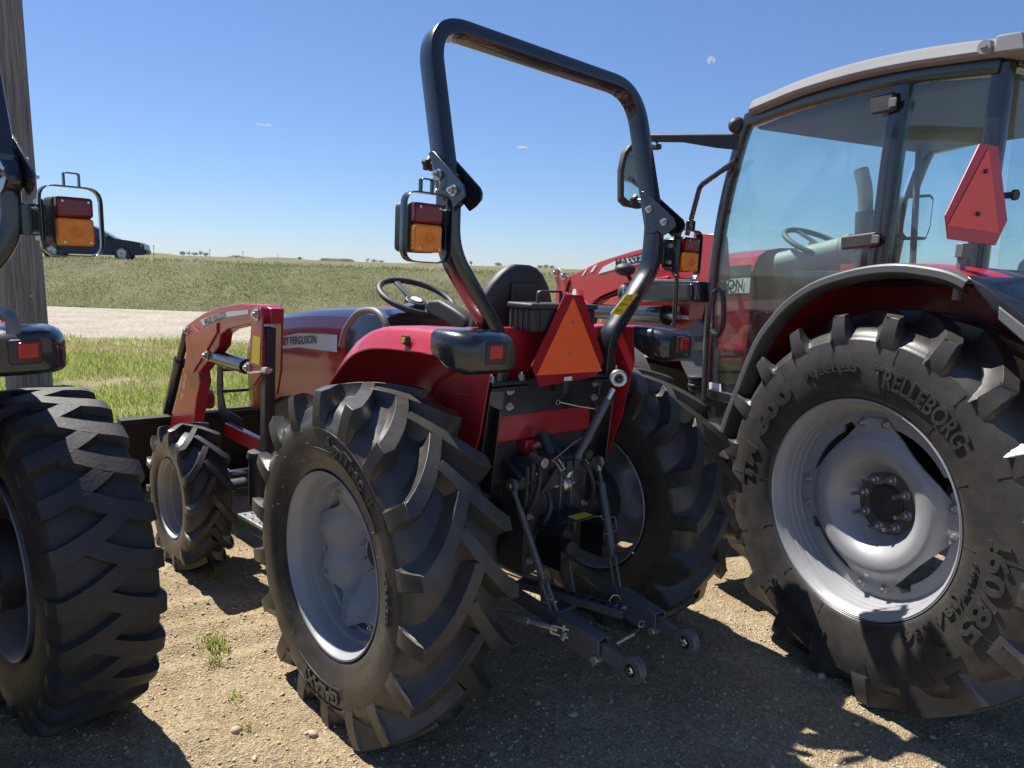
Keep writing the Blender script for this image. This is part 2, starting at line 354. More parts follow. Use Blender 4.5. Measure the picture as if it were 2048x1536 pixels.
def relief(x, y):
    '''clods and wheel ruts of the yard'''
    r = (fbm(x, y, 1.3, 1, 3) - .5) * .022 + (fbm(x, y, 9, 2, 3) - .5) * .016 + np.maximum(0, fbm(x, y, 26, 3, 2) - .55) * .020
    for ax, ay, bx, by, w, dp in ((-1.95, 3.05, -.75, 3.45, .07, .022), (-1.75, 2.70, -.60, 3.15, .06, .018), (-2.0, 2.2, -.2, 2.0, .10, .016), (.6, 3.5, 2.2, 2.6, .09, .018)):
        ux, uy = bx - ax, by - ay; L_ = hypot(ux, uy); ux, uy = ux / L_, uy / L_; t = (x - ax) * ux + (y - ay) * uy; d = -(x - ax) * uy + (y - ay) * ux + .03 * np.sin(5 * t); e = smooth01((t + .3) / .4) * smooth01((L_ + .3 - t) / .4)
        r = r + e * (-dp * np.exp(-(d / w) ** 2) + dp * .8 * np.exp(-((np.abs(d) - 1.8 * w) / (.7 * w)) ** 2))
    return r
# near yard: fine sheet with ruts and clods
xs = np.linspace(-4.2, 5.0, 460); ys = np.linspace(1.0, 7.6, 330); X, Y, Fc = grid_xy(xs, ys)
rel = relief(X, Y)
edge = smooth01((X - xs[0]) / .3) * smooth01((xs[-1] - X) / .3) * smooth01((Y - ys[0]) / .2) * smooth01((ys[-1] - Y) / .3)
yard = np_mesh('yard', np.stack([X, Y, gz(X, Y) + rel * edge + .004 * edge - .001 * (1 - edge) - .0], -1), Fc, DIRT, kind='structure')
# the wide ground sheet: one sheet to the horizon, left open under the fine yard sheet by lying 3 cm lower there
xs = np.concatenate([-np.geomspace(9000, 60, 16), np.linspace(-50, 60, 111), np.geomspace(70, 9000, 16)]); ys = np.concatenate([np.linspace(-30, 7, 38), np.linspace(7.5, 48, 100), np.geomspace(50, 9500, 40)])
X, Y, Fc = grid_xy(xs, ys); Z = gz(X, Y); Z = Z + (fbm(X, Y, .05, 5, 3) - .5) * .35 * smooth01((Y - 30) / 30) + (fbm(X, Y, .5, 8, 3) - .5) * .10 * smooth01((Y - 23.5) / 2)
Z = np.where((X > -4.1) & (X < 4.9) & (Y > 1.05) & (Y < 7.5), Z - .06, Z)
ground = np_mesh('ground', np.stack([X, Y, Z], -1), Fc, PRAI, kind='structure')
xs = np.linspace(-9, 9, 61); ys = np.linspace(-8, 1.1, 40); X, Y, Fc = grid_xy(xs, ys)
np_mesh('yard_rear', np.stack([X, Y, gz(X, Y) + .003], -1), Fc, DIRT, kind='structure')
for nm, a, b in (('yard_side', -12, -4.1), ('yard_side', 4.9, 14)):
    xs = np.linspace(a, b, 40); ys = np.linspace(1.0, 7.6, 30); X, Y, Fc = grid_xy(xs, ys); np_mesh(nm, np.stack([X, Y, gz(X, Y) + .003], -1), Fc, DIRT, kind='structure')
xs = np.linspace(-30, 30, 121); ys = np.linspace(7.4, 13.9, 40); X, Y, Fc = grid_xy(xs, ys); sk = smooth01((Y - 7.4) / .4) * smooth01((13.9 - Y) / .3)
VERG = ground_mat('verge_soil', [(.17, .135, .075), (.25, .21, .12), (.32, .27, .16)], 1.4, .8)
np_mesh('verge', np.stack([X, Y, gz(X, Y) + .010 * sk - .004 + (fbm(X, Y, 2, 51, 3) - .5) * .03 * sk], -1), Fc, VERG, kind='structure')
# gravel road across the view and the paved highway on the bank
xs = np.linspace(-70, 70, 141); ys = np.linspace(13.4, 22.1, 30); X, Y, Fc = grid_xy(xs, ys)
wob = .35 * np.sin(X * .31) + .22 * np.sin(X * .83 + 1) + (fbm(X, Y * 0, .8, 4, 3) - .5) * .8
Yw = np.where(Y < 17, Y + wob * (17 - Y) / 3.6, Y)
np_mesh('road', np.stack([X, Yw, gz(X, Y) + .012 + .06 * (1 - ((Y - 17.75) / 4.4) ** 2)], -1), Fc, ROAD, kind='structure')
xs = np.linspace(-300, 300, 121); ys = np.linspace(30.3, 37.0, 8); X, Y, Fc = grid_xy(xs, ys)
np_mesh('highway', np.stack([X, Y, gz(X, Y) + .02 - .02 * ((Y - 33.6) / 3.3) ** 2], -1), Fc, ASPH, kind='structure')
# ------------------------------------------------------------------ wheels (axis y, outward = side * y)
def tyre_mesh(c, side, g):
    mb = MB(); half = g['prof']; full = [(-y, r) for y, r in reversed(half)] + [(y, r) for y, r in half if y > 1e-6]
    mb.lathe([(side * y, r) for y, r in full], g.get('seg', 108), c)
    h = g['h']; ys, rs = zip(*g['crown']); lys, lrs = zip(*g['ltop']); n = g['n']
    rad = lambda y, f: np.interp(abs(y), ys, rs) + (f * h if f < 0 else f * (np.interp(abs(y), lys, lrs) - np.interp(abs(y), ys, rs))); h = g['h']; step = 2 * pi / n
    pt = lambda th, y, r: (c[0] - r * sin(th), c[1] + side * y, c[2] + r * cos(th))
    for sg in (1, -1):
        for k in range(n):
            th0 = radians(g['phase']) + k * step + (step / 2 if sg < 0 else 0)
            secs = []; yS = g['ys']; yc = -g['over']
            for t in g['ts']:
                y = yc + t * (yS - yc); q = t * (1 + g['bend'] - g['bend'] * t); th = th0 - g['sweep'] * (1 - q)
                dth = g['sweep'] * (1 + g['bend'] - 2 * g['bend'] * t); dy = yS - yc; ds = dth * g['R']; ln = hypot(ds, dy)
                nx, ny = dy / ln, -ds / ln
                hw = g['wc'] + (g['ws'] - g['wc']) * t; r = np.interp(abs(y), ys, rs)
                row = []
                for w, f in ((hw + g['flare'], -.15), (hw + .3 * g['flare'], .30), (hw, 1.0)):
                    row.append((w, f))
                pts = [pt(th - w * nx / g['R'], sg * (y - w * ny), rad(y - w * ny, f)) for w, f in row]
                pts += [pt(th + w * nx / g['R'], sg * (y + w * ny), rad(y + w * ny, f)) for w, f in reversed(row)]
                secs.append(pts)
            for yb, rb, yt, rt, hw in g['side']:          # the lug running down over the shoulder
                pts = [pt(th0 - (hw + g['flare'] * .7) / g['R'], sg * yb, rb), pt(th0 - (hw + .2 * g['flare']) / g['R'], sg * (yb * .6 + yt * .4), rb * .6 + rt * .4), pt(th0 - hw / g['R'], sg * yt, rt)]
                pts += [pt(th0 + hw / g['R'], sg * yt, rt), pt(th0 + (hw + .2 * g['flare']) / g['R'], sg * (yb * .6 + yt * .4), rb * .6 + rt * .4), pt(th0 + (hw + g['flare'] * .7) / g['R'], sg * yb, rb)]
                secs.append(pts)
            m = 6; vs = [p for s_ in secs for p in s_]
            fs = [(i * m + q, i * m + q + 1, (i + 1) * m + q + 1, (i + 1) * m + q) for i in range(len(secs) - 1) for q in range(5)]
            fs += [(0, 1, 4, 5), (1, 2, 3, 4), tuple((len(secs) - 1) * m + q for q in (5, 4, 1, 0)), tuple((len(secs) - 1) * m + q for q in (4, 3, 2, 1))]
            mb.add(vs, fs)
    zm = c[2] - g['load']
    mb.v = [(x, y, max(z, zm + .004 * sin(37 * x + 23 * y))) for x, y, z in mb.v]
    return mb
def sidewall_y(g, r):
    q = [(y, rr) for y, rr in g['prof'] if y > g['ys'] * .9]; q.sort(key=lambda t: t[1]); return np.interp(r, [t[1] for t in q], [t[0] for t in q])
def word(w, rub, c, side, g, *a, th=.0045, **k):
    mb = MB(); sidewall_text(mb, c, side, g, *a, **k); o = mb.build('sidewall_lettering', rub, w, smooth=0); md = o.modifiers.new('thick', 'SOLIDIFY'); md.thickness = th; md.offset = 0
def sidewall_text(mb, c, side, g, txt, a0, a1, r, size, shear=0.0, bold=0.0):
    vs, fs, w = text_geo(txt, size, shear, 1.0, bold); k = radians(a1 - a0) / w
    bm = bmesh.new(); bv = [bm.verts.new((u, v, 0)) for u, v in vs]
    for f in fs:
        try: bm.faces.new([bv[i] for i in f])
        except ValueError: pass
    bmesh.ops.triangulate(bm, faces=bm.faces[:]); bmesh.ops.subdivide_edges(bm, edges=bm.edges[:], cuts=3, use_grid_fill=True)   # fine enough to follow the sidewall
    bm.verts.index_update(); vs = [(v.co.x, v.co.y) for v in bm.verts]; fs = [tuple(v.index for v in f.verts) for f in bm.faces]; bm.free()
    P = []
    for u, v in vs:
        th = radians(a0) + u * k; rr = r + v - size * .35
        P.append((c[0] - rr * sin(th), c[1] + side * (sidewall_y(g, rr) + .0050), c[2] + rr * cos(th)))
    mb.add(P, fs)
R1C = dict(R=.664, load=.609, n=18, h=.046, phase=15.5, ys=.170, over=.024, bend=.40, sweep=radians(21), wc=.022, ws=.027, flare=.026,
    ts=(0, .08, .2, .35, .5, .65, .8, .92, 1.0),
    crown=[(0, .612), (.06, .610), (.12, .599), (.150, .587), (.170, .572), (.20, .53)], ltop=[(0, .664), (.10, .661), (.170, .651), (.20, .645)],
    prof=[(0, .612), (.06, .610), (.12, .599), (.150, .586), (.168, .570), (.180, .552), (.188, .534), (.1935, .527), (.196, .50), (.1955, .455), (.190, .415), (.1875, .411), (.181, .385), (.172, .362), (.163, .352), (.15, .347), (.12, .344)],
    side=[(.172, .572, .190, .647, .027), (.182, .550, .197, .612, .029), (.190, .526, .2000, .565, .033), (.1945, .505, .1985, .522, .040)])
def rim_prof(R, w, st):      # closed shell profile outer half -> inner half
    P = [(w, R), (w + .004, R - .006), (w - .004, R - .012), (w - .014, R - .014), (w - .02, R - .022)]
    k = len(st)
    for y, r in st: P.append((y, r))
    return P
def bolts(name, parent, items, material=None):
    '''each bolt an object of its own; items (position, axis, radius, height)'''
    cache = {}
    for p, ax, r, h in items:
        k = (round(r, 4), round(h, 4), tuple(np.round(ax, 3)))
        if k not in cache:
            o = MB().hexbolt((0, 0, 0), ax, r, h).build(name, material or ZNC, parent); cache[k] = o.data
        else:
            o = bpy.data.objects.new(name, cache[k]); COL.objects.link(o); o.parent = parent
        o.location = tuple(p)
def ring(c, side, y, r, n, a0, br, h):
    return [((c[0] - r * sin(a0 + 2 * pi * i / n), c[1] + side * y, c[2] + r * cos(a0 + 2 * pi * i / n)), (0, side, 0), br, h) for i in range(n)]
def compact_rear_wheel(T, c, side, g, rub, texts=True, a_off=0.0):
    # wheel disc: wavy pressed plate
    mb = MB(); nr, na = 15, 96; rows = []
    for j in range(na + 1):
        t = 2 * pi * j / na; row = []
        ro = .272 + .022 * cos(8 * t) + .008 * cos(4 * t + .6)
        for i in range(nr):
            q = i / (nr - 1); r = .06 + (ro - .06) * q
            y = -.035 + .082 * smooth01((r - .085) / .19)
            y += .013 * smooth01((q - .25) / .5) * (cos(8 * t) + .6 * cos(4 * t + 1.1)) + .004 * sin(3 * t + 9 * q)
            row.append((c[0] - r * sin(t + a_off), c[1] + side * y, c[2] + r * cos(t + a_off)))
        rows.append(row)
    mb.sheet(rows, (0, -side * .009, 0)); mb.cyl((c[0], c[1] - side * .07, c[2]), (c[0], c[1] - side * .045, c[2]), .10, 32)
    w = mb.build('rear_wheel', SIL, T, smooth=50)
    mb = MB(); st = [(.120, .318), (.085, .314), (.080, .300), (.035, .296), (.030, .285), (-.040, .283), (-.046, .298), (-.09, .302), (-.12, .318), (-.145, .326), (-.152, .334), (-.163, .336), (-.169, .3415), (-.165, .3475)]
    P = [(.165, .3475), (.169, .3415), (.163, .336), (.152, .334), (.145, .326)] + st
    mb.lathe([(side * y, r) for y, r in P + [(y, r + .006) for y, r in reversed(P[1:-1])]], 96, c, closedprof=True)
    for i in range(8):       # rim lugs the disc is bolted to
        t = a_off + 2 * pi * i / 8; u = (-sin(t), 0, cos(t)); p = V(c) + .270 * V(u) + V(0, side * .022, 0)
        mb.box(p, (.05, .010, .05), (np.cross(u, (0, 1, 0)), (0, 1, 0), u))
    mb.build('rim', SIL, w, smooth=45)
    tyre_mesh(c, side, g).build('tyre', rub, w, smooth=42, bevel=.007, seg=3)
    bolts('wheel_nut', w, ring(c, side, -.034, .075, 8, .2, .010, .012) + ring(c, side, .052, .258, 8, a_off, .009, .012))
    hb = MB(); hb.cyl((c[0], c[1] - side * .12, c[2]), (c[0], c[1] - side * .025, c[2]), .050, 28); hb.lathe([(-side * .20, .13), (-side * .19, .16), (-side * .12, .165), (-side * .11, .12)], 40, c, closedprof=True)
    hb.build('hub', DGR, w); bolts('hub_bolt', w, ring(c, -side, .20, .14, 10, 0, .009, .012))
    if texts:
        for q in (('AgriTrac', 2, 38, .475, .060, .1, .002), ('II', 42, 46, .475, .045, 0, .001), ('GALAXY', 162, 197, .475, .062, 0, .003), ('TUBELESS', 72, 96, .452, .026)): word(w, rub, c, side, g, *q)
        tb = MB()
        for rr, a, b in ((.512, -8, 60), (.438, -8, 57), (.512, 158, 203), (.436, 158, 203)):     # raised frame round the name
            for k in range(24):
                t0, t1 = radians(a + (b - a) * k / 24), radians(a + (b - a) * (k + 1) / 24)
                tb.add([(c[0] - q * sin(t), c[1] + side * (sidewall_y(g, q) + .003), c[2] + q * cos(t)) for t, q in ((t0, rr), (t1, rr), (t1, rr + .0035), (t0, rr + .0035))], [(0, 1, 2, 3)])
        o = tb.build('lettering_frame', rub, w, smooth=0, kind='stuff'); md = o.modifiers.new('thick', 'SOLIDIFY'); md.thickness = .0045; md.offset = 0
        hb = MB()                                                                                # moulding whiskers
        for i in range(230):
            t = rng.uniform(0, 2 * pi); r = rng.choice([.40, .43, .46, .50, .55]) + rng.uniform(-.008, .008); y = sidewall_y(g, r); p = V(c[0] - r * sin(t), c[1] + side * y, c[2] + r * cos(t))
            d = nrm((rng.uniform(-.6, .6), side * 1.0, rng.uniform(-.6, .6))); hb.cyl(p, p + d * rng.uniform(.006, .014), .0006, 3, cap=False)
        hb.build('moulding_whiskers', rub, w, smooth=0, kind='stuff')
    return w
R1F = dict(R=.41, load=.379, n=14, h=.034, phase=8, ys=.104, over=.014, bend=.35, sweep=radians(24), wc=.013, ws=.017, flare=.014, seg=72,
    ts=(0, .1, .3, .5, .7, .88, 1.0),
    crown=[(0, .372), (.06, .368), (.104, .354), (.13, .33)], ltop=[(0, .410), (.06, .409), (.104, .404), (.13, .40)],
    prof=[(0, .372), (.06, .368), (.10, .355), (.113, .343), (.120, .315), (.1195, .285), (.115, .255), (.108, .236), (.100, .227), (.09, .222)],
    side=[(.110, .348, .120, .399, .016), (.117, .330, .128, .368, .018), (.120, .308, .124, .318, .021)])
def compact_front_wheel(T, c, side, steer=0):
    mb = MB(); rows = []
    for j in range(49):
        t = 2 * pi * j / 48
        rows.append([(c[0] - r * sin(t), c[1] + side * y, c[2] + r * cos(t)) for r, y in ((.0, -.05), (.05, -.05), (.075, -.05), (.10, -.03), (.14, -.015), (.17, -.02), (.19, -.03))])
    mb.sheet(rows, (0, -side * .006, 0)); w = mb.build('front_wheel', SIL, T, smooth=50)
    P = [(.102, .225), (.106, .220), (.100, .216), (.086, .214), (.080, .204), (.045, .200), (.040, .190), (-.04, .188), (-.045, .200), (-.09, .214), (-.102, .225)]
    m2 = MB(); m2.lathe([(side * y, r) for y, r in P + [(y, r + .005) for y, r in reversed(P[1:-1])]], 64, c, closedprof=True); m2.build('rim', SIL, w, smooth=45)
    tyre_mesh(c, side, R1F).build('tyre', RUB, w, smooth=42, bevel=.003)
    nb = MB(); nb.cyl((c[0], c[1] - side * .05, c[2]), (c[0], c[1] - side * .02, c[2]), .04, 20); nb.build('hub_cap', DGR, w); bolts('wheel_nut', w, ring(c, side, -.045, .062, 6, .3, .009, .012))
    return w
R4 = dict(R=.625, load=.588, n=24, h=.032, phase=4, ys=.148, over=.055, bend=.5, sweep=radians(9.0), wc=.027, ws=.031, flare=.008,
    ts=(0, .12, .28, .45, .6, .75, .9, 1.0),
    crown=[(0, .594), (.06, .593), (.12, .589), (.148, .582), (.175, .565)], ltop=[(0, .630), (.12, .627), (.148, .621), (.175, .616)],
    prof=[(0, .598), (.06, .597), (.12, .593), (.148, .585), (.163, .56), (.170, .52), (.171, .46), (.166, .41), (.157, .365), (.147, .345), (.135, .338)],
    side=[(.154, .578, .164, .611, .031), (.164, .545, .175, .568, .030), (.1695, .520, .1725, .526, .030)])
TM6 = dict(R=.823, load=.800, n=20, h=.050, phase=6.3, ys=.205, over=.020, bend=.36, sweep=radians(20), wc=.024, ws=.029, flare=.030,
    ts=(0, .08, .2, .35, .5, .65, .8, .92, 1.0),
    crown=[(0, .769), (.10, .764), (.16, .753), (.19, .740), (.205, .728), (.235, .69)], ltop=[(0, .823), (.10, .820), (.205, .808), (.235, .80)],
    prof=[(0, .769), (.10, .764), (.16, .753), (.190, .739), (.206, .724), (.2135, .712), (.2185, .703), (.2235, .700), (.2265, .68), (.231, .65), (.2325, .61), (.231, .57), (.2265, .53), (.2205, .50), (.215, .482), (.209, .468), (.199, .459), (.18, .454)],
    side=[(.206, .728, .221, .802, .029), (.214, .712, .2285, .762, .033), (.2215, .700, .2325, .722, .038), (.2265, .676, .2300, .690, .042)])
def cab_rear_wheel(T, c, side, g, detail=True):
    # square four-lobed domed disc
    mb = MB(); rows = []; na, nr = 128, 18; a0 = radians(-7)
    def rout(t):
        q = (t - a0 + pi / 4) % (pi / 2) - pi / 4; s_ = .294 / max(.2, cos(abs(q) - pi / 4)); return min(s_, .368 / cos(q))
    for j in range(na + 1):
        t = 2 * pi * j / na; ro = rout(t); row = []
        for i in range(nr):
            q = i / (nr - 1); r = .075 + (ro - .075) * q
            if r < .13: y = -.005
            elif r < .236: y = -.005 + .120 * sin(pi / 2 * (r - .13) / .106) ** 1.1
            elif r < .268: y = .115
            else: y = .115 - .032 * smooth01((r - .268) / .05)
            row.append((c[0] - r * sin(t), c[1] + side * y, c[2] + r * cos(t)))
        rows.append(row)
    mb.sheet(rows, (0, -side * .010, 0)); w = mb.build('rear_wheel', SIL, T, smooth=35)
    P = [(.200, .4575), (.2045, .450), (.198, .444), (.186, .441), (.176, .430), (.158, .427), (.154, .421), (.134, .419), (.130, .413), (.110, .411), (.106, .405), (.084, .403), (.08, .396), (-.10, .390), (-.16, .425), (-.198, .444), (-.200, .4575)]
    m2 = MB(); m2.lathe([(side * y, r) for y, r in P + [(y, r + .007) for y, r in reversed(P[1:-1])]], 120, c, closedprof=True); m2.build('rim', SIL, w, smooth=40)
    m3 = MB(); rows = []                                       # flange ring the disc is bolted to, with half-round notches
    for j in range(161):
        t = 2 * pi * j / 160; q = (t - a0) % (pi / 2); ri = .338 + (.026 if abs(q - radians(66)) < radians(4.5) else 0)
        rows.append([(c[0] - r * sin(t), c[1] + side * .070, c[2] + r * cos(t)) for r in (ri, .365, .402)])
    m3.sheet(rows, (0, -side * .012, 0)); m3.build('rim_flange', SIL, w, smooth=35)
    bolts('rim_bolt', w, [((c[0] - .350 * sin(t), c[1] + side * .083, c[2] + .350 * cos(t)), (0, side, 0), .013, .014) for t in [a0 + pi / 2 * k + d for k in range(4) for d in (-.155, .155)]])
    hub = MB(); hub.lathe([(side * y, r) for y, r in ((-.30, .11), (-.02, .120), (.004, .134), (.006, .130), (.004, .080), (0, .078))], 40, c); hub.build('hub', RST, w)
    cp = MB(); cp.lathe([(side * -.03, .082), (side * .010, .080), (side * .016, .074), (side * .018, .03), (side * .020, .026), (side * .020, .0005)], 36, c); cp.build('hub_cap', BLM, w)
    sd = None
    for i in range(8):
        t = radians(10) + 2 * pi * i / 8; r = .1075; p = (c[0] - r * sin(t), c[1] + side * .004, c[2] + r * cos(t))
        if sd is None:
            sb = MB(); sb.cyl((0, 0, 0), (0, side * .010, 0), .021, 18); sb.cyl((0, side * .01, 0), (0, side * .028, 0), .017, 6); sb.cyl((0, 0, 0), (0, side * .085, 0), .0085, 12); o = sb.build('wheel_stud', ZNC, w); sd = o.data
        else:
            o = bpy.data.objects.new('wheel_stud', sd); COL.objects.link(o); o.parent = w
        o.location = p
    tyre_mesh(c, side, g).build('tyre', RUB, w, smooth=42, bevel=.006, seg=2)
    if detail:
        tb = MB(); tx = lambda *a, **k: word(w, RUB, c, side, g, *a, th=.0045, **k)
        tx('TM', -95, -76, .585, .085, .1, .004); tx('600', -70, -40, .575, .095, 0, .006); tx('TUBELESS', -31, -3, .585, .042, .1, .001)
        tx('TRELLEBORG', 4, 49, .572, .105, 0, .002); tx('460/85 R', 78, 134, .605, .105, 0, .003); tx('(18.4 R 34)', 108, 145, .515, .050, 0, .002)
        tx('TRELLEBORG', -177, -141, .60, .085, 0, .001); tx('C REPLACES', 92, 108, .53, .022)
        for k in range(14):                                     # fine radial mould joints
            t = radians(11 + k * 360 / 14); 
            for r_a, r_b in ((.47, .52), (.63, .69)):
                tb.add([(c[0] - q * sin(t + d), c[1] + side * (sidewall_y(g, q) + .001), c[2] + q * cos(t + d)) for q, d in ((r_a, -.0016), (r_a, .0016), (r_b, .0012), (r_b, -.0012))], [(0, 1, 2, 3)])
        o = tb.build('mould_joints', RUB, w, smooth=0, kind='stuff'); md = o.modifiers.new('thick', 'SOLIDIFY'); md.thickness = .004; md.offset = 0
    return w
def simple_front_ag_wheel(T, c, side, R, w):
    g = dict(R=R, load=R - .03, n=18, h=.04, phase=3, ys=w * .42, over=.016, bend=.35, sweep=radians(20), wc=.017, ws=.022, flare=.016, seg=72, ts=(0, .1, .3, .55, .8, 1.0),
        crown=[(0, R - .045), (w * .25, R - .048), (w * .42, R - .06), (w * .52, R - .085)], ltop=[(0, R), (w * .42, R - .006), (w * .52, R - .01)],
        prof=[(0, R - .04), (w * .25, R - .043), (w * .42, R - .056), (w * .48, R - .09), (w * .5, R - .15), (w * .48, R - .22), (w * .42, R - .27), (w * .36, R - .29)],
        side=[(w * .44, R - .06, w * .48, R - .03, .024), (w * .485, R - .1, w * .515, R - .08, .026), (w * .495, R - .13, w * .505, R - .125, .028)])
    r0_ = R - .29; m2 = MB(); P = [(w * .4, r0_ + .01), (w * .41, r0_ + .004), (w * .3, r0_ - .01), (-.02, r0_ - .03), (-w * .4, r0_ + .01)]
    m2.lathe([(side * y, r) for y, r in P + [(y, r + .006) for y, r in reversed(P[1:-1])]], 64, c, closedprof=True)
    m2.lathe([(side * -.02, .02), (side * -.02, .12), (side * .02, .2), (0, r0_ - .025)], 48, c); wh = m2.build('front_wheel', SIL, T, smooth=40)
    tyre_mesh(c, side, g).build('tyre', RUB, wh, smooth=42); return wh
# ------------------------------------------------------------------ compact open-station tractor (local: x forward, y left, z up)
def both(mb, name, material, parent, **k):
    a = mb.build(name, material, parent, **k); b = mb.mirror_y().build(name, material, parent, **k); return a, b
def compact_tractor(name, frame, label, group, g, rub, ytyre, loader, texts, rear_extra):
    T = empty(name, Matrix.Identity(4)); tag(T, label, 'tractor', group)
    # wheels
    AX = .606
    compact_rear_wheel(T, (0, ytyre, AX), 1, g, rub, texts, .25); compact_rear_wheel(T, (0, -ytyre, AX), -1, g, rub, False, .1)
    compact_front_wheel(T, (1.795, .796, .377), 1); compact_front_wheel(T, (1.795, -.796, .377), -1)
    # chassis
    mb = MB(); mb.box((.35, 0, .70), (1.15, .34, .42)); mb.box((1.45, 0, .66), (1.1, .30, .30)); mb.cyl((-.12, 0, .86), (.3, 0, .86), .13, 24)
    mb.box((-.22, 0, .72), (.16, .36, .46)); mb.box((-.26, .02, .90), (.12, .30, .14)); mb.box((-.28, -.05, .60), (.1, .22, .2))
    ch = mb.build('transmission_housing', DGR, T, bevel=.012)
    for s_ in (1, -1):
        mb = MB(); mb.lathe([(s_ * .15, .15), (s_ * .2, .13), (s_ * .32, .085), (s_ * .50, .08), (s_ * .56, .12), (s_ * .58, .12)], 28, (0, 0, AX)); mb.build('axle_housing', DGR, T)
    bolts('housing_bolt', ch, [((-.302, y, z), (-1, 0, 0), .010, .010) for y, z in ((.15, .92), (.15, .55), (-.15, .92), (-.15, .55), (.0, .95), (.16, .74), (-.16, .74))])
    mb = MB(); mb.cyl((1.795, -.70, .377), (1.795, .70, .377), .055, 20); mb.box((1.795, 0, .42), (.2, .34, .16)); mb.cyl((1.66, -.66, .40), (1.66, .66, .40), .016, 12)
    for s_ in (1, -1): mb.cyl((1.795, s_ * .64, .30), (1.795, s_ * .64, .50), .07, 20)
    mb.build('front_axle', DGR, T, bevel=.006)
    mb = MB(); mb.tube([(1.70, -.6, .50), (1.70, .6, .50)], .017, 12); mb.build('steering_cylinder', CHR, T)
    mb = MB(); mb.box((1.5, 0, .82), (1.15, .44, .36)); mb.build('engine_block', DGR, T, bevel=.02)
    lv = MB()
    for k in range(9):
        for s_ in (1, -1): lv.bar((1.14, s_ * .245, .78 + k * .025), (1.60, s_ * .245, .76 + k * .025), .006, .012)
    lv.build('engine_grille', BLM, T)
    mb = MB(); mb.prism([C(500, 905, y=.50), C(540, 905, y=.50), C(540, 1000, y=.50), C(500, 1000, y=.50)], (0, -.001, 0))
    cc = V(C(517, 905, y=.50)); mb = MB(); mb.cyl(cc + V(0, 0, -.30), cc + V(0, 0, -.03), .055, 24); mb.cyl(cc + V(0, 0, -.03), cc + V(0, 0, .01), .066, 24, .058); mb.cyl(cc + V(0, 0, -.31), cc + V(0, 0, -.2), .047, 24)
    mb.build('air_canister', BLM, T, bevel=.005)
    # step plate
    p = [C(474, 1027, z=.40), C(520, 1020, z=.40), C(560, 1050, z=.40), C(556, 1072, z=.40)]
    mb = MB(); mb.prism(p, (0, 0, -.018)); st = mb.build('step_plate', ZNC, T, bevel=.003)
    mb = MB(); q = [V(a) for a in p]
    for i in range(5):
        for j in range(3):
            u, v = (i + .5) / 5, (j + .5) / 3; c_ = (q[0] * (1 - u) + q[3] * u) * (1 - v) + (q[1] * (1 - u) + q[2] * u) * v; mb.cyl(c_, c_ + V(0, 0, .006), .011, 8, .007)
    mb.build('step_grip', ZNC, st)
    # hood
    secs = []
    for x, zt, zb, w in ((.98, 1.470, .99, .272), (1.2, 1.462, .985, .280), (1.5, 1.440, .965, .283), (1.8, 1.405, .90, .282), (2.05, 1.362, .80, .275), (2.22, 1.318, .755, .262), (2.36, 1.258, .74, .238), (2.43, 1.19, .75, .20), (2.45, 1.12, .80, .17)):
        h = zt - zb; half = [(0, zt + .018), (w * .35, zt + .014), (w * .68, zt), (w * .86, zt - .03), (w * .97, zt - .085), (w * .985, zt - .10), (w * 1.0, zt - .13), (w * 1.01, zt - .25), (w * .985, zt - .27), (w * .985, zb + .16), (w * .97, zb + .13), (w * .93, zb)]
        secs.append([(x, -y, z) for y, z in reversed(half)] + [(x, y, z) for y, z in half[1:]])
    mb = MB(); mb.grid(secs); n = len(secs[0]); mb.add(secs[-1], [tuple(range(n))]); mb.add(secs[0], [tuple(range(n))])
    hd = mb.build('hood', RED, T, smooth=28)
    for s_ in (1, -1):
        d = MB(); yb = .2865
        d.add([(1.06, s_ * yb, 1.345), (1.06, s_ * yb, 1.255), (1.5, s_ * (yb + .0005), 1.235), (2.0, s_ * (yb - .004), 1.155), (2.0, s_ * (yb - .004), 1.225), (1.5, s_ * (yb + .0005), 1.315)], [(0, 1, 2, 5), (5, 2, 3, 4)])
        d.build('hood_decal', SLD, hd, smooth=0)
        d = MB(); L0 = 1.845
        fn = (lambda u, v: (L0 - u, yb + .004, 1.208 + .072 * (u / .56) + v)) if s_ > 0 else (lambda u, v: (1.285 + u, -yb - .004, 1.28 - .072 * (u / .56) + v))
        w = text_geo('MASSEY FERGUSON', .062, 0, 1, .0012)[2]; text_on(d, 'MASSEY FERGUSON', fn, .062, 0, 1, .0012, .56 / w); d.build('hood_lettering', INK, hd, smooth=0)
    # cowl and dash
    mb = MB(); rows = []
    for x, zt, zb, w in ((.70, 1.478, 1.0, .255), (.80, 1.487, .98, .272), (.92, 1.488, .97, .281), (.985, 1.480, .97, .281)):
        half = [(0, zt + .012), (w * .6, zt + .006), (w * .85, zt - .02), (w * .98, zt - .09), (w, zt - .25), (w * .98, zb)]; rows.append([(x, -y, z) for y, z in reversed(half)] + [(x, y, z) for y, z in half[1:]])
    mb.grid(rows); n = len(rows[0]); mb.add(rows[0], [tuple(range(n))]); mb.build('dash_cowl', BLK, T, smooth=30)
    mb = MB(); sw = V(.765, 0, 1.560); ax = nrm((-sin(radians(24)), 0, cos(radians(24)))); ux = nrm((cos(radians(24)), 0, sin(radians(24)))); uy = V(0, 1, 0)
    mb.tube([sw + .195 * (cos(2 * pi * i / 40) * ux + sin(2 * pi * i / 40) * uy) for i in range(40)], .0155, 12, True); stw = mb.build('steering_wheel', BLM, T)
    for k in range(3):
        t = 2 * pi * k / 3 + .12; d = cos(t) * ux + sin(t) * uy; sp = MB(); sp.bar(sw - ax * .03 + d * .035, sw + d * .185, .035, .014, ax); sp.build('spoke', GRY, stw, bevel=.005)
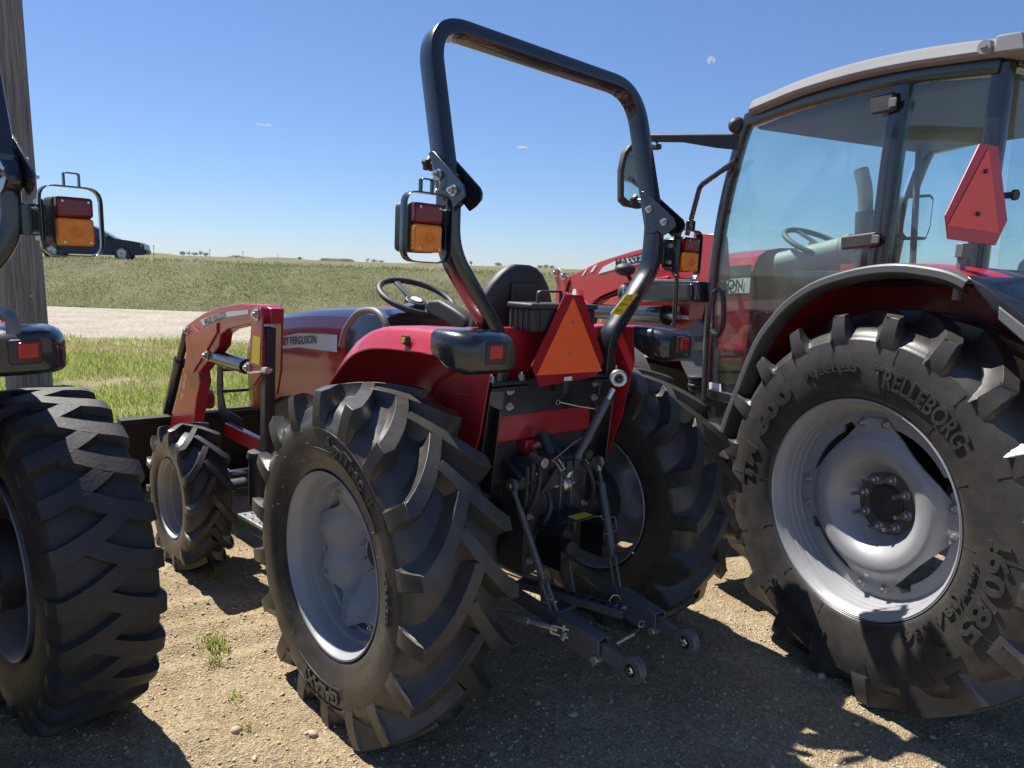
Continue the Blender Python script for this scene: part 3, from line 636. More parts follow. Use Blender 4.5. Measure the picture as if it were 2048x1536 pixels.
    hb = MB(); hb.cyl(sw - ax * .09, sw - ax * .015, .062, 24, .055); hb.build('hub', BLM, stw, bevel=.006); hb = MB(); hb.cyl(sw - ax * .015, sw - ax * .009, .03, 20); hb.build('emblem', SLD, stw)
    mb = MB(); mb.cyl(sw - ax * .22, sw - ax * .085, .085, 24, .066); mb.cyl((.86, 0, 1.30), (.83, 0, 1.42), .14, 24, .12); mb.cyl((.83, 0, 1.42), (.815, 0, 1.445), .12, 24, .085); mb.box((.88, 0, 1.15), (.3, .34, .5)); mb.build('steering_column', BLM, T, bevel=.01)
    mb = MB(); mb.prism([C(*q, y=.21) for q in ((846, 612), (857, 601), (876, 600), (905, 617), (926, 632), (932, 646), (929, 656), (906, 659), (895, 648), (868, 634), (852, 624))], (0, -.07, 0)); mb.build('console_lever', BLM, T, bevel=.012, seg=3)
    # floor, seat
    mb = MB(); mb.box((.42, 0, .985), (.95, .86, .04)); mb.build('platform', BLM, T, bevel=.006)
    mb = MB(); rows = []
    for z, w, t, x in ((1.30, .21, .085, .06), (1.40, .232, .10, .045), (1.50, .228, .105, .03), (1.58, .206, .10, .018), (1.65, .168, .092, .008), (1.70, .122, .08, 0), (1.727, .085, .06, -.004), (1.740, .045, .03, -.006)):
        rows.append([(x + .5 * t * (abs(cos(a)) ** .6) * (1 if cos(a) > 0 else -1), w * (abs(sin(a)) ** .7) * (1 if sin(a) > 0 else -1), z) for a in [2 * pi * i / 28 for i in range(29)]])
    mb.grid(rows); mb.add(rows[-1][:-1], [tuple(range(28))]); bk = mb.build('seat', BLM, T, smooth=60)
    mb = MB(); mb.box((-.045, 0, 1.60), (.02, .17, .13)); mb.build('seat_back_panel', BLM, bk, bevel=.02)
    mb = MB(); mb.box((.30, 0, 1.27), (.46, .46, .11)); mb.build('seat_cushion', BLM, bk, bevel=.035, seg=4)
    mb = MB(); mb.box((.25, 0, 1.12), (.36, .36, .2)); mb.build('seat_base', DGR, bk, bevel=.01)
    for s_ in (1, -1):
        mb = MB(); mb.box((.10, s_ * .335, 1.28), (.50, .15, .28)); mb.build('side_box', BLM, T, bevel=.025, seg=3)  # boxes beside the seat, added to block a sunlight leak onto the ground
    # rear panel and cross plate
    mb = MB(); mb.box((-.185, 0, 1.26), (.03, .60, .46)); mb.box((-.16, 0, 1.27), (.03, .82, .44)); mb.box((-.20, .06, 1.0), (.05, .13, .06)); rp = mb.build('rear_panel', RED, T, bevel=.006)
    mb = MB(); mb.box((-.15, 0, .94), (.05, .66, .18)); mb.build('leak_cover', DGR, T, bevel=.006)  # dark box added below the rear panel to stop sunlight leaking through
    mb = MB(); mb.box((-.238, 0, 1.222), (.014, .58, .145)); cp = mb.build('cross_plate', BLK, T, bevel=.003)
    bolts('plate_bolt', cp, [((-.245, y, z), (-1, 0, 0), .011, .010) for y in (.248, -.248) for z in (1.248, 1.186)])
    # case behind the seat
    mb = MB(); mb.box((-.225, .012, 1.525), (.135, .37, .09)); bx_ = mb.build('storage_case', BLM, T, bevel=.012, seg=3)
    mb = MB(); mb.box((-.225, .012, 1.579), (.148, .385, .022)); mb.build('case_lid', BLM, bx_, bevel=.008)
    mb = MB(); mb.rtube(fillet([C(1075, 612, x=-.24), C(1077, 583, x=-.24), C(1122, 583, x=-.24), C(1122, 612, x=-.24)], .012), .018, .010, (1, 0, 0)); mb.build('case_handle', BLM, bx_)
    rb = MB()
    for k in range(4): rb.box((-.225 - .069 + .0, -.15 + k * .1, 1.525), (.006, .006, .085)); rb.box((-.27 + k * .03, .1985, 1.525), (.005, .006, .085))
    rb.build('case_rib', BLM, bx_)
    # slow-moving-vehicle emblem
    outer = [(-.312, .042, 1.628), (-.312, -.062, 1.628), (-.312, -.222, 1.358), (-.312, -.176, 1.290), (-.312, .152, 1.268), (-.312, .202, 1.352)]
    if not rear_extra: outer = [(x, y, z) for x, y, z in outer]
    mb = MB(); mb.prism(outer, (.004, 0, 0)); sm = mb.build('slow_vehicle_sign', RFL, T)
    mb = MB(); mb.prism([(-.3135, -.006, 1.618), (-.3135, .174, 1.314), (-.3135, -.212, 1.311)], (.0012, 0, 0)); mb.build('sign_triangle', ORG, sm, smooth=0)
    mb = MB()
    for a, b in zip(outer, outer[1:] + outer[:1]):      # fine reflective cells
        a, b = V(a), V(b)
        L_ = np.linalg.norm(b - a); nn = int(L_ / .012); cen_ = V(-.312, -.01, 1.42)
        for i in range(1, nn):
            for j in (1, 2, 3, 4):
                p_ = a + (b - a) * (i + .5 * (j % 2)) / nn; p_ = p_ + nrm(cen_ - p_) * .0095 * j
                mb.add([p_ + V(-.0008, dy, dz) for dy, dz in ((.0026, 0), (0, .0026), (-.0026, 0), (0, -.0026))], [(0, 1, 2, 3)])
    mb.build('reflective_cells', RLN, sm, smooth=0, kind='stuff')
    for y, z in ((-.012, 1.515), (-.004, 1.395)): MB().cyl((-.3145, y, z), (-.318, y, z), .006, 12).build('rivet', ZNC, sm)
    mb = MB(); mb.box((-.3175, .0, 1.292), (.004, .045, .016)); mb.build('sign_clip', WHT, sm, bevel=.001); mb = MB(); mb.box((-.28, .0, 1.255), (.05, .02, .05)); mb.build('sign_bracket', DGR, sm)
    # fenders
    path = smooth_path([(-.30, 1.494), (-.12, 1.488), (.06, 1.475), (.17, 1.455), (.27, 1.412), (.37, 1.335), (.47, 1.232), (.56, 1.12), (.63, 1.01), (.67, .92)], 3)
    for s_ in (1, -1):
        rows = [[(x, s_ * y, z + dz) for y, dz in ((.415, 0), (.50, .004), (.585, .003), (.606, -.003), (.622, -.014), (.640, -.045), (.662, -(.080 - .03 * max(0, i - 15) / 12)))] for i, (x, z) in enumerate([tuple(p) for p in path])]
        mb = MB(); mb.sheet(rows, lambda p, s_=s_: V(0, -s_ * .004, -.005)); f = mb.build('fender', RED, T, smooth=50)
        poly = [(x, s_ * .418, z - .004) for x, z in [tuple(p) for p in path]] + [(.67, s_ * .418, .66), (-.05, s_ * .418, .66), (-.19, s_ * .418, .85), (-.275, s_ * .418, 1.095), (-.322, s_ * .418, 1.35)]
        mb = MB(); mb.prism(poly, (0, -s_ * .006, 0)); mb.build('fender_side_panel', RED, f, smooth=0)
        rb = MB(); rb.tube(smooth_path([(.05, s_ * .421, 1.19), (-.02, s_ * .421, 1.27), (-.14, s_ * .421, 1.325), (-.22, s_ * .421, 1.335)], 5), .007, 8); rb.tube(smooth_path([(-.02, s_ * .421, 1.17), (-.12, s_ * .421, 1.225), (-.2, s_ * .421, 1.24)], 5), .006, 8); rb.build('panel_swage', RED, f)
        secs = []
        for x, y0, y1, z0, z1, rd in ((-.288, .416, .663, 1.412, 1.499, .03), (-.33, .416, .668, 1.388, 1.501, .04), (-.38, .418, .668, 1.364, 1.501, .045), (-.43, .422, .655, 1.356, 1.496, .045), (-.462, .43, .630, 1.360, 1.486, .04), (-.478, .445, .610, 1.374, 1.472, .03)):
            sec = []
            for cy, cz, a0_ in ((y1 - rd, z1 - rd, 0), (y0 + rd, z1 - rd, 90), (y0 + rd, z0 + rd * .6, 180), (y1 - rd, z0 + rd * .6, 270)):
                for k in range(5):
                    a_ = radians(a0_ + 90 * k / 4); sec.append((x, s_ * (cy + rd * cos(a_)), cz + (rd if a0_ < 180 else rd * .6) * sin(a_)))
            secs.append(sec)
        mb = MB(); m_ = len(secs[0]); mb.add([p for s2 in secs for p in s2], [(i * m_ + k, i * m_ + (k + 1) % m_, (i + 1) * m_ + (k + 1) % m_, (i + 1) * m_ + k) for i in range(len(secs) - 1) for k in range(m_)] + [tuple(range(m_)), tuple((len(secs) - 1) * m_ + k for k in range(m_))])
        cap = mb.build('fender_cap', BLK, f, smooth=40)
        mb = MB(); mb.box((-.479, s_ * .532, 1.432), (.016, .088, .076)); mb.build('tail_light_bezel', BLM, f, bevel=.008)
        mb = MB(); mb.box((-.488, s_ * .538, 1.436), (.012, .056, .050)); mb.build('tail_light', RLN, f, bevel=.005)
        c_ = V(C(811, 680, y=.657)); c_[1] *= s_; mb = MB(); mb.cyl(c_ - V(0, s_ * .01, 0), c_ + V(0, s_ * .008, 0), .020, 18, .017); mb.build('fender_grommet', BLM, f); mb = MB(); mb.cyl(c_, c_ + V(0, s_ * .012, 0), .010, 14); mb.build('grommet_insert', YEL, f)
        hr = [C(*q, y=.50) for q in ((683, 692), (690, 664), (702, 642), (720, 624), (745, 621), (762, 631), (772, 650), (776, 668))]
        mb = MB(); mb.tube([V(a) * V(1, s_, 1) for a in smooth_path(hr, 5)], .0145, 12); mb.build('grab_rail', GRY, f)
    # roll-over frame
    for s_ in (1, -1):
        pth = fillet([(-.238, s_ * .315, 1.285), (-.242, s_ * .312, 1.44), (-.250, s_ * .578, 1.765), (-.248, s_ * .580, 2.02)], [0, .16, .24, 0], 10)
        mb = MB(); mb.rtube(pth, .078, .060, (1, 0, 0), .010); lp = mb.build('roll_bar_post', BLK, T, smooth=35)
        mb = MB(); mb.box((-.24, s_ * .285, 1.288), (.12, .20, .014)); mb.box((-.24, s_ * .285, 1.268), (.12, .20, .014)); mb.bar((-.23, s_ * .315, 1.27), (-.16, s_ * .325, .70), .075, .05, (1, 0, 0)); mb.bar((-.265, s_ * .33, 1.19), (-.235, s_ * .335, .85), .008, .055, (1, 0, 0)); mb.build('roll_bar_foot', BLK, lp, bevel=.003)
        bolts('foot_bolt', lp, [((-.262 + dx, s_ * y, 1.296), (0, 0, 1), .013, .016) for dx, y in ((.0, .362), (.0, .208))] )
        poly = [V(C(*q, y=.618)) for q in ((857, 307), (862, 302), (868, 303), (926, 370), (930, 382), (929, 394), (918, 408), (905, 418), (893, 402))]
        for yy in (.611, .541):
            mb = MB(); mb.prism([(p[0], s_ * yy, p[2]) for p in poly], (0, s_ * .008, 0)); mb.build('hinge_plate', BLK, lp, bevel=.002)
        mb = MB(); mb.prism([(x, s_ * .548, z) for x, z in ((-.20, 2.02), (-.245, 2.06), (-.29, 2.0), (-.315, 1.955), (-.305, 1.92), (-.27, 1.90), (-.22, 1.90))], (0, s_ * .064, 0)); mb.build('hinge_knuckle', BLK, lp, bevel=.012, seg=3)
        b1 = V(C(877, 349, y=.62)); b2 = V(C(907, 381, y=.62))
        bolts('hinge_bolt', lp, [((b[0], s_ * .619, b[2]), (0, s_, 0), .013, .014) for b in (b1, b2)] + [((b[0], s_ * .540, b[2]), (0, -s_, 0), .011, .012) for b in (b1, b2)])
        rg = MB(); cc = V(b1[0] - .004, s_ * (.632 if s_ > 0 else .632), b1[2] - .03); rg.tube([cc + .022 * V(cos(t), .2 * sin(t), sin(t)) for t in [2 * pi * i / 24 for i in range(24)]], .0016, 6, True); rg.build('pin_ring', CHR, lp)
        cc = V(C(852, 326, y=.60)); mb = MB(); cc[1] = s_ * .58; cc[0] = cc[0]
        mb.lathe([(-.012, .004), (-.012, .02), (0, .024), (.012, .02), (.012, .004)], 18, (0, 0, 0)); mb.v = [(cc[0] + y + .014, cc[1] + x, cc[2] + z) for x, y, z in [(vx * (1 + .22 * cos(5 * atan2(vx, vz))), vy, vz * (1 + .22 * cos(5 * atan2(vx, vz)))) for vx, vy, vz in mb.v]]; mb.build('clamp_knob', BLM, lp)
        mb = MB(); mb.cyl(cc + V(.012, 0, 0), cc + V(-.03, 0, 0), .006, 10); mb.build('knob_stud', ZNC, lp)
    nrm_h = nrm((.963, 0, -.268))
    pth = fillet([(-.252, .580, 1.93), (-.078, .572, 2.552), (-.078, -.572, 2.552), (-.252, -.580, 1.93)], [0, .165, .165, 0], 14)
    mb = MB(); mb.rtube(pth, .078, .058, nrm_h, .010); hp = mb.build('roll_bar_hoop', BLK, T, smooth=35)
    # warning decal on the right post
    mb = MB(); q = [C(*p, x=-.2935) for p in ((1252, 589), (1276, 588), (1242, 631), (1221, 627))]; mb.prism(q, (.001, 0, 0)); dc = mb.build('warning_decal', YEL, T, smooth=0)
    mb = MB(); q = [V(a) for a in q]
    for u0_, u1_, kind in ((.04, .32, 't'), (.40, .64, 'c'), (.70, .95, 'c')):
        f_ = lambda u, v: q[0] * (1 - u) * (1 - v) + q[1] * (1 - u) * v + q[2] * u * v + q[3] * u * (1 - v) + V(-.0012, 0, 0)
        if kind == 't':
            mb.tube([f_(.28, .2), f_(.28, .8), f_(.06, .5)], .0011, 4, True)
        else:
            um = (u0_ + u1_) / 2; mb.tube([f_(um + .06 * cos(t), .35 + .14 * sin(t)) for t in [2 * pi * i / 10 for i in range(10)]], .0012, 4, True); mb.tube([f_(um, .5), f_(um - .05, .7), f_(um + .08, .85)], .0012, 4)
    mb.build('warning_symbol', INK, dc, smooth=0)
    # flasher lamps on the roll-over frame
    for s_ in (1, -1):
        yc_, zc_ = s_ * .733, 1.828
        rr_ = lambda w, h, rd, x, y0=0., z0=0.: fillet([(x, yc_ + y0 - w / 2, zc_ + z0 - h / 2), (x, yc_ + y0 + w / 2, zc_ + z0 - h / 2), (x, yc_ + y0 + w / 2, zc_ + z0 + h / 2), (x, yc_ + y0 - w / 2, zc_ + z0 + h / 2)], rd, 5, True)
        mb = MB(); mb.prism(rr_(.112, .158, .02, -.325), (.085, 0, 0)); lm = mb.build('flasher_lamp', BLM, T, bevel=.006)
        def half(z0, z1, name, mt):
            m2 = MB(); m2.box((-.343, yc_, zc_ + (z0 + z1) / 2), (.036, .106, z1 - z0)); o = m2.build(name, mt, lm, bevel=.010, seg=3)
        half(.012, .076, 'red_lens', DRL); half(-.077, .0105, 'amber_lens', AML)
        m2 = MB(); m2.tube([(-.3625, yc_ + .018 * cos(t), zc_ - .035 + .018 * sin(t)) for t in [2 * pi * i / 20 for i in range(20)]], .0014, 5, True); m2.tube([(-.3625, yc_ + .010 * cos(t), zc_ - .035 + .010 * sin(t)) for t in [2 * pi * i / 16 for i in range(16)]], .0014, 5, True); m2.build('lens_ring', AML, lm)
        for dy, dz in ((.038, .062), (-.038, .062), (.038, -.066), (-.038, -.066)): MB().cyl((-.360, yc_ + dy, zc_ + dz), (-.3635, yc_ + dy, zc_ + dz), .004, 8).build('lens_screw', ZNC, lm)
        m2 = MB(); m2.rtube(rr_(.178, .218, .045, -.335, -s_ * .006), .036, .004, (1, 0, 0), .0015, True); m2.rtube(fillet([(-.335, yc_ - .022, zc_ + .110), (-.335, yc_ - .022, zc_ + .152), (-.335, yc_ + .022, zc_ + .152), (-.335, yc_ + .022, zc_ + .110)], .006, 3), .020, .004, (1, 0, 0), .0015); m2.build('lamp_guard', BLK, lm)
        m2 = MB(); m2.box((-.27, s_ * .635, zc_), (.05, .07, .10)); m2.box((-.295, s_ * .648, zc_), (.08, .006, .13)); m2.build('lamp_bracket', BLK, lm, bevel=.003)
        bolts('bracket_bolt', lm, [((-.30, s_ * .645, zc_ + dz), (0, -s_, 0), .008, .006) for dz in (.035, -.04)])
    # three-point hitch
    P0, P1 = V(C(1127, 968, y=-.02)), V(C(1237, 757, x=-.37)); d = P1 - P0
    mb = MB(); mb.cyl(P0 + d * .16, P0 + d * .78, .0185, 18); mb.cyl(P0 + d * .14, P0 + d * .17, .022, 6); mb.cyl(P0 + d * .77, P0 + d * .80, .022, 6); tl = mb.build('top_link', LNK, T)
    mb = MB(); mb.cyl(P0 + d * .79, P0 + d * .90, .014, 14); mb.build('link_rod', ZNC, tl); mb = MB(); mb.cyl(P0, P0 + d * .15, .012, 14); mb.lathe([(-.018, .012), (-.02, .025), (-.012, .034), (.012, .034), (.02, .025), (.018, .012)], 24, tuple(P0), closedprof=True); mb.build('link_rod', ZNC, tl)
    ax_ = nrm((-.62, .70, .1)); t1 = nrm(np.cross(ax_, (0, 0, 1))); t2 = np.cross(ax_, t1); mb = MB(); ce = P1
    for k_, (hh, ri, ro) in enumerate(((.020, .019, .042),)):
        for i in range(28):
            pass
    sec = [(.026 + .011 * cos(t), .013 * sin(t)) for t in [2 * pi * i / 10 for i in range(10)]]
    ringp = []; 
    mb.sweep([ce + .026 * (cos(2 * pi * i / 28) * t1 + sin(2 * pi * i / 28) * t2) for i in range(28)], [(.011 * cos(2 * pi * i / 10), .013 * sin(2 * pi * i / 10)) for i in range(10)], True)
    mb.build('link_eye', ZNC, tl, smooth=60); mb = MB(); mb.sweep([ce + .0165 * (cos(2 * pi * i / 24) * t1 + sin(2 * pi * i / 24) * t2) for i in range(24)], [(.004 * cos(2 * pi * i / 8), .014 * sin(2 * pi * i / 8)) for i in range(8)], True); mb.build('ball', DGR, tl, smooth=60)
    mb = MB(); mb.tube([C(1163, 876, x=-.33), C(1150, 884, x=-.35), C(1105, 921, x=-.38), C(1112, 925, x=-.40), C(1122, 942, x=-.40), C(1130, 938, x=-.40), C(1116, 918, x=-.38)], .0035, 8); mb.build('link_handle', ZNC, tl)
    rc = V(C(1116, 805, x=-.262)); mb = MB(); mb.tube([rc + .0105 * V(0, cos(t), sin(t)) for t in [2 * pi * i / 20 for i in range(20)]], .0014, 6, True); mb.tube([rc + V(0, -.0105, 0), C(1165, 814, x=-.30), C(1212, 821, x=-.35)], .0022, 6); mb.build('hanger_wire', ZNC, tl)
    mb = MB()
    for dy in (.032, -.032): mb.box(P0 + V(.03, dy, -.02), (.10, .010, .15))
    mb.box(P0 + V(.09, 0, -.03), (.06, .20, .20)); tb_ = mb.build('top_link_bracket', LNK, T, bevel=.004); MB().cyl(P0 + V(0, -.06, 0), P0 + V(0, .06, 0), .011, 16).build('top_link_pin', ZNC, tb_, bevel=.002)
    mb = MB(); mb.prism([(P0[0] + .05, .10, P0[2] + .06), (P0[0] + .05, -.10, P0[2] + .06), (P0[0] + .05, -.10, P0[2] - .12), (P0[0] + .05, .10, P0[2] - .12)], (.02, 0, 0)); mb.build('bracket_plate', DGR, tb_, bevel=.004); bolts('bracket_bolt', tb_, [((P0[0] + .05, y_, P0[2] + z_), (-1, 0, 0), .009, .010) for y_ in (.075, -.075) for z_ in (.035, -.03, -.09)])
    balls = {}
    for s_ in (1, -1):
        A_, B_ = V(-.06, s_ * .21, .44), V(-.866, s_ * .163, .345); d = B_ - A_; L_ = np.linalg.norm(d); u = d / L_; up = nrm(np.cross(np.cross(u, (0, 0, 1)), u)); lat = np.cross(up, u)
        mb = MB(); mb.bar(A_, A_ + u * L_ * .72, .016, .062, up); lk = mb.build('lower_link', LNK, T, bevel=.004)
        mb = MB(); c0, c1 = A_ + u * L_ * .58, A_ + u * L_ * .83     # channel guide
        mb.bar(c0 + up * .043, c1 + up * .043, .050, .006, up)
        for w_ in (1, -1): mb.prism([c0 + lat * .024 * w_ + up * .045, c1 + lat * .024 * w_ + up * .045, c1 + u * .015 + lat * .024 * w_ - up * .02, c1 + lat * .024 * w_ - up * .055, c0 + u * .04 + lat * .024 * w_ - up * .055, c0 + lat * .024 * w_ - up * .02], lat * .006 * w_)
        mb.build('link_guide', LNK, lk, bevel=.003)
        MB().cyl(c1 - up * .03 - lat * .042, c1 - up * .03 + lat * .042, .016, 16).build('guide_pin', ZNC, lk, bevel=.002)
        e0 = A_ + u * L_ * .70; mb = MB(); mb.bar(e0, B_ - u * .02, .026, .058, up); mb.build('link_end', LNK, lk, bevel=.004)
        mb = MB(); mb.lathe([(-.018, .024), (-.018, .046), (-.012, .052), (.012, .052), (.018, .046), (.018, .024)], 32, tuple(B_), closedprof=True); mb.build('ball_housing', LNK, lk)
        mb = MB(); mb.lathe([(-.024, .012), (-.022, .017), (0, .024), (.022, .017), (.024, .012)], 24, tuple(B_), closedprof=True); mb.build('ball', CHR, lk)
        bolts('link_bolt', lk, [(tuple(c0 + u * .05 + lat * .031 * s2 - up * .01), tuple(lat * s2), .009, .008) for s2 in (1, -1)])
        # lift arm, lift rod
        U_ = V(-.290, s_ * .218, .880 if s_ > 0 else .905); mb = MB(); mb.bar((-.10, s_ * .185, .955), U_ + V(-.015, -s_ * .008, 0), .026, .06); mb.cyl((-.10, s_ * .13, .955), (-.10, s_ * .215, .955), .045, 20); mb.cyl(U_ - V(0, s_ * .035, 0), U_ + V(0, s_ * .02, 0), .022, 18); la = mb.build('lift_arm', DGR, T, bevel=.006)
        MB().cyl(U_ - V(0, s_ * .05, 0), U_ + V(0, s_ * .055, 0), .013, 16).build('lift_arm_pin', ZNC, la, bevel=.002)
        Q_ = A_ + u * L_ * .56 + lat * 0; e = Q_ - U_; U2 = U_ + V(0, s_ * .035, 0); e = Q_ - U2
        mb = MB(); mb.cyl(U2 + e * .05, U2 + e * .18, .010, 14); mb.cyl(U2 + e * .16, U2 + e * .66, .0135 if s_ > 0 else .019, 16); mb.cyl(U2 + e * .64, U2 + e * .72, .010, 14); lr = mb.build('lift_rod', LNK, T)
        mb = MB(); mb.lathe([(-.010, .014), (-.010, .028), (.010, .028), (.010, .014)], 24, tuple(U2), closedprof=True); mb.cyl(U2 + e * .03, U2 + e * .07, .014, 12); mb.build('rod_eye', ZNC if s_ < 0 else LNK, lr)
        eu = nrm(e); sd = nrm(np.cross(eu, (0, 1, 0))); a_ = U2 + e * .70; b_ = U2 + e * 1.02; mb = MB()
        mb.rtube(fillet([b_ - sd * .017, a_ - sd * .017, a_ + sd * .017, b_ + sd * .017], .016, 6), .012, .007, (0, 1, 0), .002); mb.build('rod_clevis', LNK, lr)
        if s_ < 0:
            for w_ in (1, -1):
                mm = U2 + e * .48 + V(-.01, w_ * .030, 0); mb = MB(); mb.tube(fillet([mm + eu * .030 - V(0, w_ * .012, 0), mm + eu * .030 + V(0, w_ * .014, 0), mm - eu * .030 + V(0, w_ * .014, 0), mm - eu * .030 - V(0, w_ * .012, 0)], .010, 4), .004, 8); mb.build('rod_handle', LNK, lr)
            MB().cyl(U2 + e * .255, U2 + e * .285, .0145, 14).build('rod_label', WHT, lr)
    # check link, spring, rings
    a_, b_ = V(C(1018, 1232, y=.30)), V(C(1128, 1262, y=.205)); d = b_ - a_
    mb = MB(); mb.cyl(a_ - d * .3, a_ + d * .35, .017, 16); mb.cyl(a_ + d * .3, a_ + d * .9, .013, 14); mb.cyl(a_ + d * .33, a_ + d * .37, .021, 16); ck = mb.build('check_link', ZNC, T)
    mb = MB(); u = nrm(d); mb.rtube(fillet([b_ + V(0, 0, .016) + u * .03, b_ + V(0, 0, .016) - u * .05, b_ - V(0, 0, .016) - u * .05, b_ - V(0, 0, .016) + u * .03], .012, 5), .030, .008, np.cross(u, (0, 0, 1)), .002); mb.cyl(b_ - V(0, 0, .035), b_ + V(0, 0, .028), .011, 14); mb.build('check_clevis', ZNC, ck)
    sp_a, sp_b = V(C(1232, 1288, y=.10)), V(C(1268, 1268, y=.0)); mb = MB(); mb.cyl(sp_a, sp_b, .006, 12); pts = [sp_b, V(C(1283, 1252, y=-.06)), V(C(1284, 1243, y=-.10)), V(C(1288, 1232, y=-.16))]; mb.tube(pts, .0016, 6); cc = V(C(1283, 1248, y=-.07)); mb.tube([cc + .013 * V(.6 * cos(t), .6 * cos(t), sin(t)) for t in [2 * pi * i / 18 for i in range(18)]], .0013, 5, True); mb.build('retaining_spring', ZNC, T)
    cc = V(C(1230, 1201, y=-.13)); mb = MB(); mb.tube([cc + .024 * V(.5 * cos(t), .85 * cos(t), sin(t)) for t in [2 * pi * i / 26 for i in range(26)]], .0015, 6, True); mb.build('linch_pin_ring', CHR, T)
    # drawbar, PTO guard
    a_, b_ = V(-.1, 0, .345), V(C(1250, 1226, z=.345)); b_ = V(b_[0], 0.0 if abs(b_[1]) < .05 else b_[1], .345)
    mb = MB(); mb.bar(a_, b_, .062, .034); db = mb.build('drawbar', LNK, T, bevel=.003)
    u = nrm(b_ - a_)
    for k in range(6): 
        p = a_ + (b_ - a_) * (.42 + .095 * k); MB().cyl(p + V(0, 0, .0165), p + V(0, 0, .0182), .012 if k != 5 else .015, 16).build('drawbar_hole', INK, db)
    mb = MB(); rows = []
    for x in (-.31, -.455):
        rows.append([(x, y, z) for y, z in [tuple(p) for p in fillet([(0, .125, .55), (0, .125, .735), (0, -.125, .735), (0, -.125, .55)], .055, 6)] ] if False else [(x, p[1], p[2]) for p in fillet([(0, .125, .55), (0, .125, .738), (0, -.125, .738), (0, -.125, .55)], .06, 6)])
    mb.sheet(rows, (0, 0, .004)); pg = mb.build('pto_guard', BLK, T, smooth=40)
    mb = MB(); mb.box((-.42, -.012, .7432), (.045, .10, .0015)); mb.build('guard_decal', YEL, pg)
    mb = MB(); mb.box((-.30, 0, .62), (.06, .20, .22)); mb.cyl((-.33, 0, .60), (-.40, 0, .60), .03, 24); mb.cyl((-.33, -.0, .60), (-.345, 0, .60), .07, 28); mb.build('pto_shaft', DGR, T, bevel=.006)
    mb = MB(); mb.cyl((-.30, .055, .98), (-.24, .05, 1.06), .022, 16); mb.cyl((-.33, .06, .90), (-.28, .055, 1.0), .016, 12); mb.tube(smooth_path([(-.30, -.06, .75), (-.34, -.07, .68), (-.31, -.08, .56)], 4), .012, 10); mb.tube(smooth_path([(-.30, .09, .88), (-.36, .10, .78), (-.31, .12, .66)], 4), .010, 10)
    for k in range(3): mb.box((-.325, .06 + .045 * k - .12, .93), (.04, .03, .05))
    mb.build('hydraulic_coupler', DGR, T, bevel=.003)
    mb = MB(); mb.bar((-.30, .075, .50), (-.34, .075, .37), .012, .05, (1, 0, 0)); mb.bar((-.30, -.075, .50), (-.34, -.075, .37), .012, .05, (1, 0, 0)); mb.box((-.34, 0, .315), (.07, .17, .018)); mb.build('drawbar_hanger', LNK, T, bevel=.003)
    for k, pts in enumerate(([(-.28, .13, 1.0), (-.34, .15, .93), (-.33, .17, .80), (-.24, .17, .70)], [(-.28, -.10, .98), (-.36, -.12, .90), (-.34, -.17, .78), (-.22, -.18, .66)], [(-.26, .02, 1.02), (-.33, .03, .97), (-.34, .10, .88), (-.30, .13, .80)])):
        mb = MB(); mb.tube(smooth_path(pts, 6), .011, 10); mb.build('hydraulic_hose', BLM, T)
    for y_ in (.15, .10, -.11):
        mb = MB(); mb.cyl((-.285, y_, .985), (-.345, y_, .975), .017, 16); mb.cyl((-.345, y_, .975), (-.365, y_, .972), .021, 16); mb.build('hydraulic_socket', ZNC if y_ > .12 else BLM, T, bevel=.002)
    if loader: build_loader(T)
    T.matrix_world = frame.matrix()
    return T
